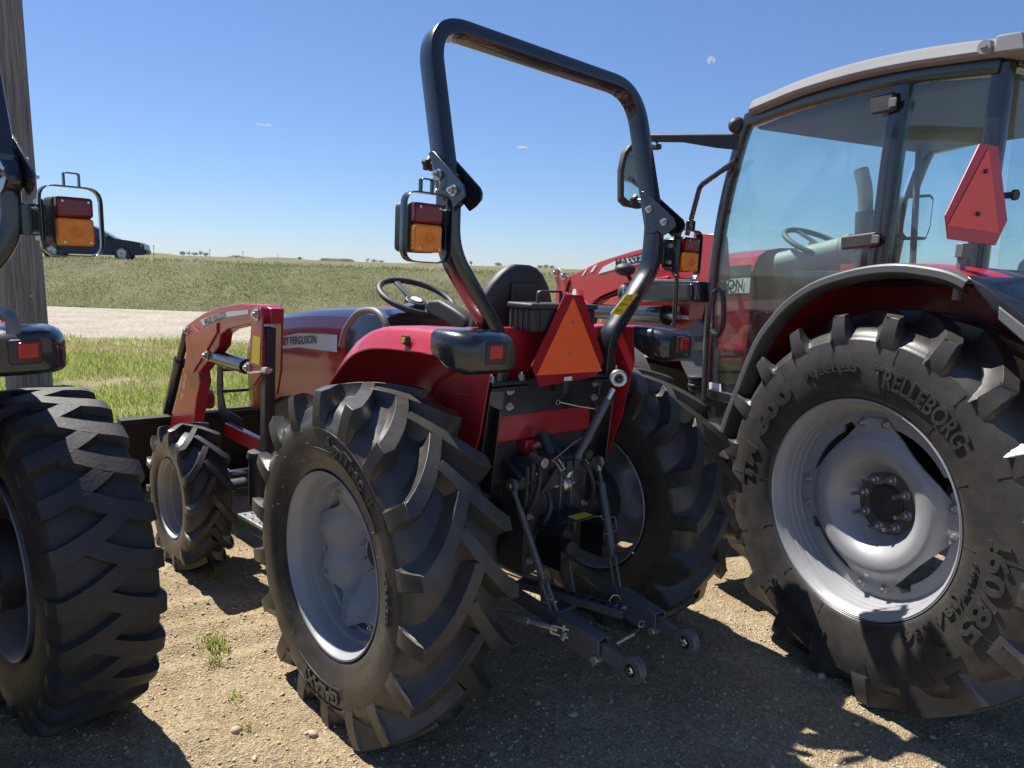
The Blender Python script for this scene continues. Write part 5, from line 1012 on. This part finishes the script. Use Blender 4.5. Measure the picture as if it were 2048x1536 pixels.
    mb = MB(); mb.prism([P(*q, y=.60) for q in ((1258, 664), (1262, 636), (1330, 640), (1345, 655), (1352, 690), (1330, 700), (1258, 690))], (0, -.05, 0)); mb.prism([P(*q, y=.58) for q in ((1345, 606), (1404, 606), (1402, 660), (1388, 692), (1362, 660), (1345, 640))], (0, -.04, 0)); both(mb, 'loader_bracket', RED, T, bevel=.008)
    mb = MB(); mb.prism([P(*q, y=.602) for q in ((1338, 612), (1358, 612), (1360, 630), (1384, 632), (1384, 640), (1338, 636))], (0, .001, 0)); mb.build('bracket_sticker', WHT, T, smooth=0)
    # side tank, work lamps, front mudguard
    mb = MB(); tk = [P(*q, y=.80) for q in ((1266, 560), (1396, 562), (1396, 604), (1266, 604))]; mb.prism(tk, (0, -.22, 0)); tkx = mb.build('side_tank', BLK, T, bevel=.014, seg=3)
    mb = MB(); mb.tube([tk[0] + V(0, .004, .004), tk[1] + V(0, .004, .004)], .005, 8); mb.build('tank_edge', CHR, tkx); mb = MB(); mb.prism(fillet([P(*q, y=.802) for q in ((1320, 568), (1386, 568), (1386, 596), (1320, 596))], .02, 4, True), (0, .008, 0)); mb.build('tank_panel', BLK, tkx, bevel=.003)
    for q, ax_ in (((1250, 539), (-.4, .3, .85)), ((1256, 586), (.7, .5, 0))):
        c_ = P(*q, y=.80); a_ = nrm(ax_); mb = MB(); mb.sphere(c_, .07, 22, 14, (1, 1, .62 if a_[2] > .5 else 1)); wl = mb.build('work_lamp', BLM, T)
        if a_[2] < .5: mb = MB(); mb.tube([c_ + .058 * (cos(t) * nrm(np.cross(a_, (0, 0, 1))) + sin(t) * V(0, 0, 1)) + a_ * .0 + V(-.03, .03, 0) for t in [2 * pi * i / 28 for i in range(28)]], .006, 8, True); mb.build('lamp_ring', CHR, wl)
        mb = MB(); mb.cyl(c_, c_ + V(0, -.05, -.07), .014, 10); mb.build('lamp_stem', BLM, wl)
    rows = []
    for i in range(17):
        t = radians(-62 + 124 * i / 16); rows.append([(2.50 - .70 * sin(t), y, .60 + .70 * cos(t)) for y in (.62, .70, .90, .99)])
    for s_ in (1, -1):
        mb = MB(); mb.sheet([[(p[0], p[1] * s_, p[2]) for p in r] for r in rows], (0, 0, -.006)); mb.build('front_mudguard', GRY, T, smooth=40)
    mb = MB(); fm_ = [P(*q, y=.70) for q in ((1352, 700), (1372, 660), (1396, 640), (1412, 650), (1412, 800), (1396, 802), (1376, 760), (1362, 730))]; mb.prism(fm_, (0, -.1, 0)); mb.build('step_panel', GRY, T, bevel=.01)
    mb = MB(); mb.prism([P(*q, y=.74) for q in ((1388, 673), (1411, 673), (1411, 702), (1388, 702))], (0, -.06, 0)); mb.build('junction_box', BLM, T, bevel=.004)
    for k in range(4): 
        q = P(1394, 758 + 8 * k, y=.70); MB().cyl(q, q + V(0, 0, .02), .055 - .004 * (k % 2), 20).build('rubber_bellows', BLM, T, bevel=.004)
    mb = MB(); mb.prism([P(*q, y=.70) for q in ((1412, 806), (1470, 806), (1470, 900), (1412, 880))], (0, -.3, 0)); mb.build('fuel_tank', BLM, T, bevel=.02)
    mb = MB()
    for k in range(3): mb.box((1.12, .80, .45 + .2 * k), (.34, .26, .03))
    mb.bar((.96, .80, .40), (.96, .74, .95), .02, .04, (1, 0, 0)); mb.bar((1.28, .80, .40), (1.28, .74, .95), .02, .04, (1, 0, 0)); mb.build('cab_step', BLM, T, bevel=.004)
    T.matrix_world = RT.matrix(); return T
# ------------------------------------------------------------------ place the tractors
compact_tractor('compact_tractor', CT, 'red open tractor with black roll bar and orange triangle sign, in the middle', 'compact tractors', R1C, RUB, .715, True, True, True)
LTR = compact_tractor('compact_tractor', LT, 'compact tractor cut off by the left edge, block-tread rear tyre and amber flasher', 'compact tractors', R4, RUB2, .690, False, False, False)
MB().tube(smooth_path([LT.at(*q, y=-.42) for q in ((-42, 665), (-36, 642), (-12, 630), (10, 629), (23, 638), (27, 668))], 5), .0155, 14).build('grab_rail', GRY, LTR)
cab_tractor()
# ------------------------------------------------------------------ utility pole
def wood_mat():
    M = bpy.data.materials.new('weathered_pole_wood'); M.use_nodes = True; nt = M.node_tree; N = nt.nodes; L = nt.links; b = N['Principled BSDF']
    tc = N.new('ShaderNodeTexCoord'); mp = N.new('ShaderNodeMapping'); mp.inputs['Scale'].default_value = (34, 34, .8); L.new(tc.outputs['Object'], mp.inputs[0])
    n = N.new('ShaderNodeTexNoise'); n.inputs['Scale'].default_value = 1.4; n.inputs['Detail'].default_value = 9; n.inputs['Roughness'].default_value = .7; L.new(mp.outputs[0], n.inputs['Vector'])
    r = N.new('ShaderNodeValToRGB'); r.color_ramp.elements[0].position = .32; r.color_ramp.elements[0].color = (.06, .056, .052, 1); r.color_ramp.elements[1].position = .62; r.color_ramp.elements[1].color = (.27, .25, .23, 1)
    L.new(n.outputs[0], r.inputs[0]); L.new(r.outputs[0], b.inputs['Base Color']); b.inputs['Roughness'].default_value = .9
    bp = N.new('ShaderNodeBump'); bp.inputs['Strength'].default_value = .7; bp.inputs['Distance'].default_value = .01; L.new(n.outputs[0], bp.inputs['Height']); L.new(bp.outputs[0], b.inputs['Normal']); return M
mb = MB(); rows = []
for z in np.linspace(-.3, 10.5, 15):
    rows.append([((.226 - .006 * z + .005 * sin(3 * t + z) + .004 * sin(7 * t)) * cos(t), (.226 - .006 * z + .005 * sin(3 * t + z) + .004 * sin(7 * t)) * sin(t), z) for t in [2 * pi * i / 36 for i in range(37)]])
mb.grid(rows); mb.add(rows[-1][:-1], [tuple(range(36))]); pole = mb.build('utility_pole', wood_mat(), None, smooth=60); pole.location = (-5.527, 8.0, float(gz(-5.53, 8.0))); tag(pole, 'weathered grey wooden utility pole behind the tractor at the left edge', 'pole')
for z, a in ((3.5, -1.2), (3.15, -1.0), (.75, -1.1), (1.25, -.6)):
    q = V(.218 * cos(a), .218 * sin(a), z); MB().cyl(q * V(.9, .9, 1), q * V(1.04, 1.04, 1), .008, 8).build('nail_head', ZNC, pole)

# ------------------------------------------------------------------ grass, weeds and stones
def island_mat(name, cols, rough=.8, trans=.0, scale_rand=True):
    M = bpy.data.materials.new(name); M.use_nodes = True; nt = M.node_tree; N = nt.nodes; L = nt.links; b = N['Principled BSDF']
    g = N.new('ShaderNodeNewGeometry'); cr = N.new('ShaderNodeValToRGB'); e = cr.color_ramp.elements; k = len(cols)
    e[0].position = 0; e[0].color = (*cols[0], 1); e[1].position = 1; e[1].color = (*cols[-1], 1)
    for i in range(1, k - 1):
        q = e.new(i / (k - 1)); q.color = (*cols[i], 1)
    L.new(g.outputs['Random Per Island'], cr.inputs[0]); L.new(cr.outputs[0], b.inputs['Base Color']); b.inputs['Roughness'].default_value = rough; b.inputs['Specular IOR Level'].default_value = .25
    if trans > 0:
        tr = N.new('ShaderNodeBsdfTranslucent'); L.new(cr.outputs[0], tr.inputs['Color']); mx = N.new('ShaderNodeMixShader'); mx.inputs[0].default_value = trans
        L.new(b.outputs[0], mx.inputs[1]); L.new(tr.outputs[0], mx.inputs[2]); L.new(mx.outputs[0], N['Material Output'].inputs['Surface'])
    return M
def blades(name, x, y, h, w, material, lean=.5, kind='stuff'):
    n = len(x); z = gz(x, y); a = rng.uniform(0, 2 * pi, n); la = rng.uniform(0, 2 * pi, n); ln = rng.uniform(.15, 1, n) * lean * h
    ux, uy = np.cos(a) * w, np.sin(a) * w; lx, ly = np.cos(la) * ln, np.sin(la) * ln
    B = np.stack([x, y, z], -1); U = np.stack([ux, uy, 0 * ux], -1); L1 = np.stack([lx * .3, ly * .3, h * .55], -1); L2 = np.stack([lx, ly, h * rng.uniform(.75, 1, n)], -1)
    vs = np.stack([B - U - [0, 0, .02], B + U - [0, 0, .02], B + L1 + U * .75, B + L1 - U * .75, B + L2], 1).reshape(-1, 3)
    i = np.arange(n)[:, None] * 5; F = np.concatenate([i + [0, 1, 2], i + [0, 2, 3], i + [3, 2, 4]], 0)
    return np_mesh(name, vs, F, material, smooth=False, kind=kind)
GR1 = island_mat('verge_grass_blades', [(.17, .26, .05), (.27, .36, .07), (.36, .43, .10), (.42, .44, .14), (.21, .30, .055)], .6, .5)
GR2 = island_mat('dry_prairie_grass', [(.23, .235, .12), (.32, .30, .17), (.40, .36, .22), (.20, .22, .10), (.45, .40, .27)], .85, .5)
GR3 = island_mat('green_prairie_grass', [(.15, .19, .08), (.22, .25, .11), (.28, .29, .14), (.19, .22, .09), (.33, .31, .19)], .85, .45)
GR4 = island_mat('straw_verge_grass', [(.38, .34, .14), (.50, .43, .20), (.60, .52, .30), (.34, .36, .11)], .7, .45)
def two_tone(name, x, y, h, w, ma, mb_, sc, thr, la, lb):
    m_ = fbm(x, y, sc, 77, 4) + .12 * rng.normal(0, 1, len(x)) > thr
    for k, mt, l_ in ((m_, ma, la), (~m_, mb_, lb)):
        o = blades(name, x[k], y[k], h[k], w[k], mt, .9); o['label'] = l_; o['category'] = 'grass'
# verge between the yard and the road
n = 210000; x = rng.uniform(-13, 11, n); y = rng.uniform(6.2, 14.0, n)
d = fbm(x, y, .55, 21, 4); keep = (d + .25 * fbm(x, y, 2.6, 22, 2) > .40 + .16 * np.clip((y - 12.2) / 1.4, 0, 1) + .30 * np.clip((6.9 - y), 0, 1)); x, y = x[keep], y[keep]
h = (.04 + .14 * rng.random(len(x)) ** 1.6) * (.35 + 1.5 * fbm(x, y, 1.1, 23, 3) ** 1.5)
two_tone('verge_grass', x, y, h, .0035 + .003 * rng.random(len(x)), GR1, GR4, .8, .40, 'fresh green grass tufts on the verge between the yard and the gravel road', 'straw coloured dry grass among the green verge tufts')
# bank beyond the road
n = 190000; x = rng.uniform(-36, 34, n); y = rng.uniform(22.2, 30.6, n); keep = fbm(x, y, .35, 31, 4) + .3 * fbm(x, y, 1.6, 32, 2) > .40; x, y = x[keep], y[keep]
h = (.03 + .10 * rng.random(len(x)) ** 2) * (.5 + fbm(x, y, .6, 33, 3))
two_tone('bank_grass', x, y, h, .006 + .007 * rng.random(len(x)), GR3, GR2, .28, .50, 'grey-green prairie grass patches on the bank beyond the gravel road', 'pale dry prairie grass patches on the bank beyond the gravel road')
n = 40000; x = rng.uniform(-75, 75, n); y = 37.2 + 55 * rng.random(n) ** 1.5; keep = np.abs(x) < y * 1.0; x, y = x[keep], y[keep]; zz = .08 + .22 * rng.random(len(x)) ** 2; g_ = blades('far_prairie_grass', x, y, zz, .02 + .03 * rng.random(len(x)), GR2, .8); g_['label'] = 'pale dry prairie grass beyond the highway'; g_['category'] = 'grass'
# a few weeds on the yard
X_, Y_ = [], []
for (cx, cy, r, k) in ((-1.30, 2.95, .07, 150), (-1.22, 2.78, .05, 90), (-1.55, 3.62, .05, 60), (-1.05, 2.55, .03, 25), (-.92, 2.35, .03, 20), (-1.75, 4.4, .12, 160), (-2.4, 5.0, .2, 260), (.5, 2.0, .02, 12)):
    X_.append(cx + rng.normal(0, r * .5, k)); Y_.append(cy + rng.normal(0, r * .5, k))
x, y = np.concatenate(X_), np.concatenate(Y_); g_ = blades('yard_weeds', x, y, .02 + .045 * rng.random(len(x)), .0025 + 0 * x, GR1, 1.0); g_['label'] = 'sparse small green weeds on the bare dirt between the tractors'; g_['category'] = 'weeds'
# gravel lying on the yard
t_ = (1 + 5 ** .5) / 2; ico = np.array([(-1, t_, 0), (1, t_, 0), (-1, -t_, 0), (1, -t_, 0), (0, -1, t_), (0, 1, t_), (0, -1, -t_), (0, 1, -t_), (t_, 0, -1), (t_, 0, 1), (-t_, 0, -1), (-t_, 0, 1)]) / 1.9
icf = np.array([(0, 11, 5), (0, 5, 1), (0, 1, 7), (0, 7, 10), (0, 10, 11), (1, 5, 9), (5, 11, 4), (11, 10, 2), (10, 7, 6), (7, 1, 8), (3, 9, 4), (3, 4, 2), (3, 2, 6), (3, 6, 8), (3, 8, 9), (4, 9, 5), (2, 4, 11), (6, 2, 10), (8, 6, 7), (9, 8, 1)])
def stones(name, n, xr, yr, smin, smax, material, label):
    x = rng.uniform(*xr, n); y = yr[0] + (yr[1] - yr[0]) * rng.random(n) ** 1.4; s = smin + (smax - smin) * rng.random(n) ** 3.5
    A = rng.normal(0, 1, (n, 3, 3)); Q, _ = np.linalg.qr(A); sc = s[:, None] * rng.uniform(.55, 1.2, (n, 3))
    vs = ico[None] * (1 + rng.uniform(-.18, .18, (n, 12, 1))); vs = np.einsum('nij,nkj->nki', Q, vs * sc[:, None, :]); vs[:, :, 2] *= .75
    rel = relief(x, y)
    vs += np.stack([x, y, gz(x, y) + rel + .004 + s * .12], -1)[:, None, :]; F = (np.arange(n)[:, None, None] * 12 + icf[None]).reshape(-1, 3)
    o = np_mesh(name, vs.reshape(-1, 3), F, material, smooth=False, kind='stuff'); o['label'] = label; o['category'] = 'gravel'; return o
STN = island_mat('yard_stones', [(.34, .27, .18), (.44, .35, .24), (.52, .44, .32), (.38, .30, .20), (.48, .41, .31), (.32, .27, .21)], .85)
stones('yard_gravel', 50000, (-3.2, 3.2), (1.35, 6.4), .0018, .010, STN, 'small tan and grey gravel scattered over the bare dirt yard')

stones('loose_stones', 420, (-3.0, 3.0), (1.4, 5.5), .008, .024, STN, 'scattered larger pebbles lying on the dirt yard')
# ------------------------------------------------------------------ dark car on the highway
def car():
    T = empty('passing_car', Matrix.Identity(4)); tag(T, 'dark blue car with silver wheels driving along the highway on the grass bank', 'car')
    PNT = mat('dark_blue_car_paint', (.010, .011, .018), .38, coat=.25, dust=.05); GL = mat('car_window', (.05, .065, .075), .06, spec=.8, var=.05)
    side = [(.98, .30), (1.02, .50), (.99, .70), (.80, .80), (.20, .88), (-.22, .91), (-.85, 1.20), (-1.25, 1.43), (-1.7, 1.50), (-2.6, 1.49), (-3.3, 1.42), (-3.62, 1.10), (-3.70, .75), (-3.66, .34), (-3.2, .26), (-3.18, .45), (-3.0, .60), (-2.85, .64), (-2.70, .60), (-2.5, .45), (-2.45, .24), (-.38, .24), (-.34, .45), (-.18, .60), (0, .64), (.18, .60), (.34, .45), (.38, .26)]
    # shell: side outline swept across the width with tumble-home above the waist
    rows = []
    for yy, k in ((-.86, 0), (-.88, 0), (-.80, 1), (-.5, 1), (0, 1), (.5, 1), (.80, 1), (.88, 0), (.86, 0)):
        row = []
        for x, z in side:
            w = yy * (1 - .22 * max(0, (z - .88) / .6)); row.append((x - (0.03 if abs(yy) > .79 and x > .5 else 0), w, z))
        rows.append(row)
    mb = MB(); m_ = len(side); mb.add([p for r in rows for p in r], [(i * m_ + k, i * m_ + (k + 1) % m_, (i + 1) * m_ + (k + 1) % m_, (i + 1) * m_ + k) for i in range(8) for k in range(m_)] + [tuple(range(m_)), tuple(8 * m_ + k for k in range(m_))]); body = mb.build('body', PNT, T, smooth=35)
    f = lambda x, z, s_: (x, s_ * (.886 * (1 - .22 * max(0, (z - .88) / .6)) + .004), z)
    for s_ in (1, -1):
        for q in (((-.42, .93), (-.98, 1.22), (-1.25, 1.37), (-1.42, 1.40), (-1.42, .93)), ((-1.52, .93), (-1.52, 1.41), (-2.3, 1.41), (-2.42, .94)), ((-2.52, .95), (-2.42, 1.40), (-3.0, 1.38), (-3.3, 1.05))):
            mb = MB(); mb.prism([f(x, z, s_) for x, z in q], (0, s_ * .003, 0)); mb.build('window', GL, body, smooth=0)
        mb = MB(); mb.prism([(.99, s_ * .78, .60), (1.0, s_ * .55, .62), (.99, s_ * .55, .72), (.93, s_ * .80, .72), (.80, s_ * .875, .70), (.85, s_ * .875, .62)], (.01, 0, .01)); mb.build('headlight', SLD, body)
        for x in (0, -2.85):
            mb = MB(); mb.lathe([(-.10, .20), (-.105, .29), (-.08, .325), (.08, .325), (.105, .29), (.10, .20)], 28, (x, s_ * .76, .325), closedprof=True); wh = mb.build('wheel', RUB, T, smooth=40)
            mb = MB(); mb.lathe([(s_ * .085, .205), (s_ * .09, .19), (s_ * .05, .17), (s_ * .04, .05)], 24, (x, s_ * .76, .325))
            for k in range(5):
                t = 2 * pi * k / 5; mb.bar((x - .03 * sin(t), s_ * .845, .325 + .03 * cos(t)), (x - .195 * sin(t), s_ * .845, .325 + .195 * cos(t)), .07, .02, (0, 1, 0))
            mb.build('rim', SLD, wh)
        mb = MB(); mb.box((-.55, s_ * .98, .98), (.10, .16, .11)); mb.build('door_mirror', PNT, body, bevel=.02)
    mb = MB(); mb.prism([(-.25, -.66, .925), (-.25, .66, .925), (-1.20, .56, 1.415), (-1.20, -.56, 1.415)], (.004, 0, .012)); mb.build('windscreen', GL, body, smooth=0)
    mb = MB(); mb.box((1.01, 0, .42), (.06, 1.5, .16)); mb.build('bumper', BLM, body, bevel=.03)
    T.matrix_world = Matrix.Translation((-17.35, 31.9, float(gz(-17, 31.9)) + .01)) @ Matrix.Rotation(radians(20), 4, 'Z') @ Matrix.Diagonal((.92, 1, 1.04, 1))
car()

# ------------------------------------------------------------------ far things along the horizon
LEAF = island_mat('far_tree_leaves', [(.05, .065, .035), (.08, .10, .05), (.11, .115, .07)], .8)
BARK = mat('far_bark', (.09, .075, .06), .9)
def far_at(px, py, Yd):
    d = ray(px, py); t = Yd / d[1]; p = CAM + d * t; return p
def far_tree(px, Yd, hpx, wpx, bare, label):
    hz = 534 + .035 * (px - 1024); p = far_at(px, hz + 2, Yd); k = Yd / F_PX; h, w = hpx * k * 1.15, wpx * k; z0 = float(gz(p[0], Yd)); T = empty('far_tree', Matrix.Translation((p[0], Yd, z0))); tag(T, label, 'tree', 'small trees along the horizon')
    mb = MB(); mb.cyl((0, 0, -1), (0, 0, h * .55), .03 * h, 6, .015 * h)
    for i in range(7):
        a = rng.uniform(0, 2 * pi); z = h * rng.uniform(.25, .5); mb.cyl((0, 0, z), (w * .4 * cos(a), w * .4 * sin(a), z + h * rng.uniform(.2, .45)), .014 * h, 4, .004 * h)
    mb.build('trunk', BARK, T)
    n = 70 if bare else 260; c = rng.normal(0, 1, (n, 3)); c /= np.linalg.norm(c, axis=1)[:, None]; c *= rng.random((n, 1)) ** .4; c = c * [w * .5, w * .5, h * .36] + [0, 0, h * .60]; s = h * .06
    V3 = (c[:, None, :] + rng.normal(0, s, (n, 3, 3))).reshape(-1, 3); np_mesh('crown', V3, np.arange(3 * n).reshape(-1, 3), LEAF, smooth=False, parent=T)
ORD = 'first second third fourth fifth sixth seventh eighth ninth tenth eleventh twelfth thirteenth fourteenth fifteenth sixteenth'.split()
for i, (px, Yd, hp, wp, bare) in enumerate(((365, 620, 9, 12, 0), (378, 640, 10, 12, 1), (390, 600, 8, 14, 0), (402, 620, 12, 9, 1), (412, 640, 8, 12, 0), (473, 700, 6, 22, 0), (600, 800, 6, 9, 0), (735, 560, 9, 10, 1), (748, 560, 7, 14, 0), (762, 560, 6, 14, 0), (928, 500, 14, 9, 1), (942, 500, 11, 8, 1), (996, 560, 9, 16, 0), (1080, 600, 7, 12, 0), (1092, 590, 8, 14, 0), (1104, 600, 7, 12, 0))):
    far_tree(px, Yd, hp, wp, bare, ORD[i] + ' of sixteen small horizon trees counted from the left, ' + ('thin and bare' if bare else 'low and rounded'))
for i, (px, Yd, hp) in enumerate(((308, 500, 20), (420, 520, 16), (486, 560, 14), (556, 700, 10))):
    hz = 534 + .035 * (px - 1024); p = far_at(px, hz + 2, Yd); k = Yd / F_PX; h = hp * k; mb = MB(); mb.cyl((0, 0, -1), (0, 0, h), .16, 6); mb.box((0, 0, h * .92), (h * .28, .15, .2)); o = mb.build('far_power_pole', BARK, None); o.location = (p[0], Yd, float(gz(p[0], Yd))); tag(o, ORD[i] + ' of four thin power poles on the horizon counted from the left', 'pole', 'power poles on the horizon')
HILL = ground_mat('far_hill_grass', [(.15, .14, .085), (.20, .18, .12), (.24, .21, .15)], .02, .1)
def hill(px0, px1, Yd, hpx, flat, name='hill'):
    p0, p1 = far_at(px0, 534 + .035 * (px0 - 1024), Yd), far_at(px1, 534 + .035 * (px1 - 1024), Yd); L_ = p1[0] - p0[0]; H = hpx * Yd / F_PX + .8
    xs = np.linspace(p0[0], p1[0], 60); ys = np.linspace(Yd - L_ * .25, Yd + L_ * .25, 16); X, Y, Fc = grid_xy(xs, ys)
    u = np.clip(np.minimum(X - p0[0], p1[0] - X) / (L_ * flat), 0, 1); v = 1 - ((Y - Yd) / (L_ * .25)) ** 2; Z = gz(X, Y) - .5 + H * smooth01(u) * smooth01(v * 1.6) * (.85 + .3 * fbm(X, Y, 6 / L_, 41, 3))
    np_mesh(name, np.stack([X, Y, Z], -1), Fc, HILL, kind='structure')
hill(636, 712, 900, 5.5, .16); hill(800, 905, 1000, 3.5, .45); hill(255, 380, 700, 4.0, .5); hill(500, 640, 1400, 3.0, .4); hill(940, 1160, 1500, 2.5, .4); hill(440, 520, 1000, 3.0, .35); hill(-200, 240, 1300, 5.0, .4); hill(1150, 1700, 1700, 4, .4)
# ------------------------------------------------------------------ small clouds
def cloud(px, py, wpx, hpx, dens, label):
    d = ray(px, py); Yd = 1500.0; p = CAM + d * (Yd / d[1]); k = Yd / F_PX; mb = MB()
    for i in range(16):
        u = rng.normal(0, .2); mb.sphere((u * wpx * k, rng.uniform(-.2, .2) * wpx * k, rng.uniform(-.18, .22) * hpx * k), 1, 12, 8, (wpx * k * rng.uniform(.08, .2), wpx * k * .14, hpx * k * rng.uniform(.12, .3)))
    M = bpy.data.materials.new('cloud_vapour'); M.use_nodes = True; nt = M.node_tree; N = nt.nodes; N.clear(); o = N.new('ShaderNodeOutputMaterial'); v = N.new('ShaderNodeVolumePrincipled'); v.inputs['Color'].default_value = (.98, .98, .98, 1); v.inputs['Density'].default_value = dens / (wpx * k); v.inputs['Anisotropy'].default_value = .2
    nt.links.new(v.outputs[0], o.inputs['Volume']); ob = mb.build('cloud', M, None); ob.location = tuple(p); tag(ob, label, 'cloud', 'small clouds')
cloud(1043, 296, 24, 8, 5, 'small white cloud puff framed by the roll bar'); cloud(1423, 121, 20, 18, 2.2, 'faint white cloud above the cab mirror arm'); cloud(533, 250, 40, 7, 1.0, 'thin wispy cloud streak high on the left')
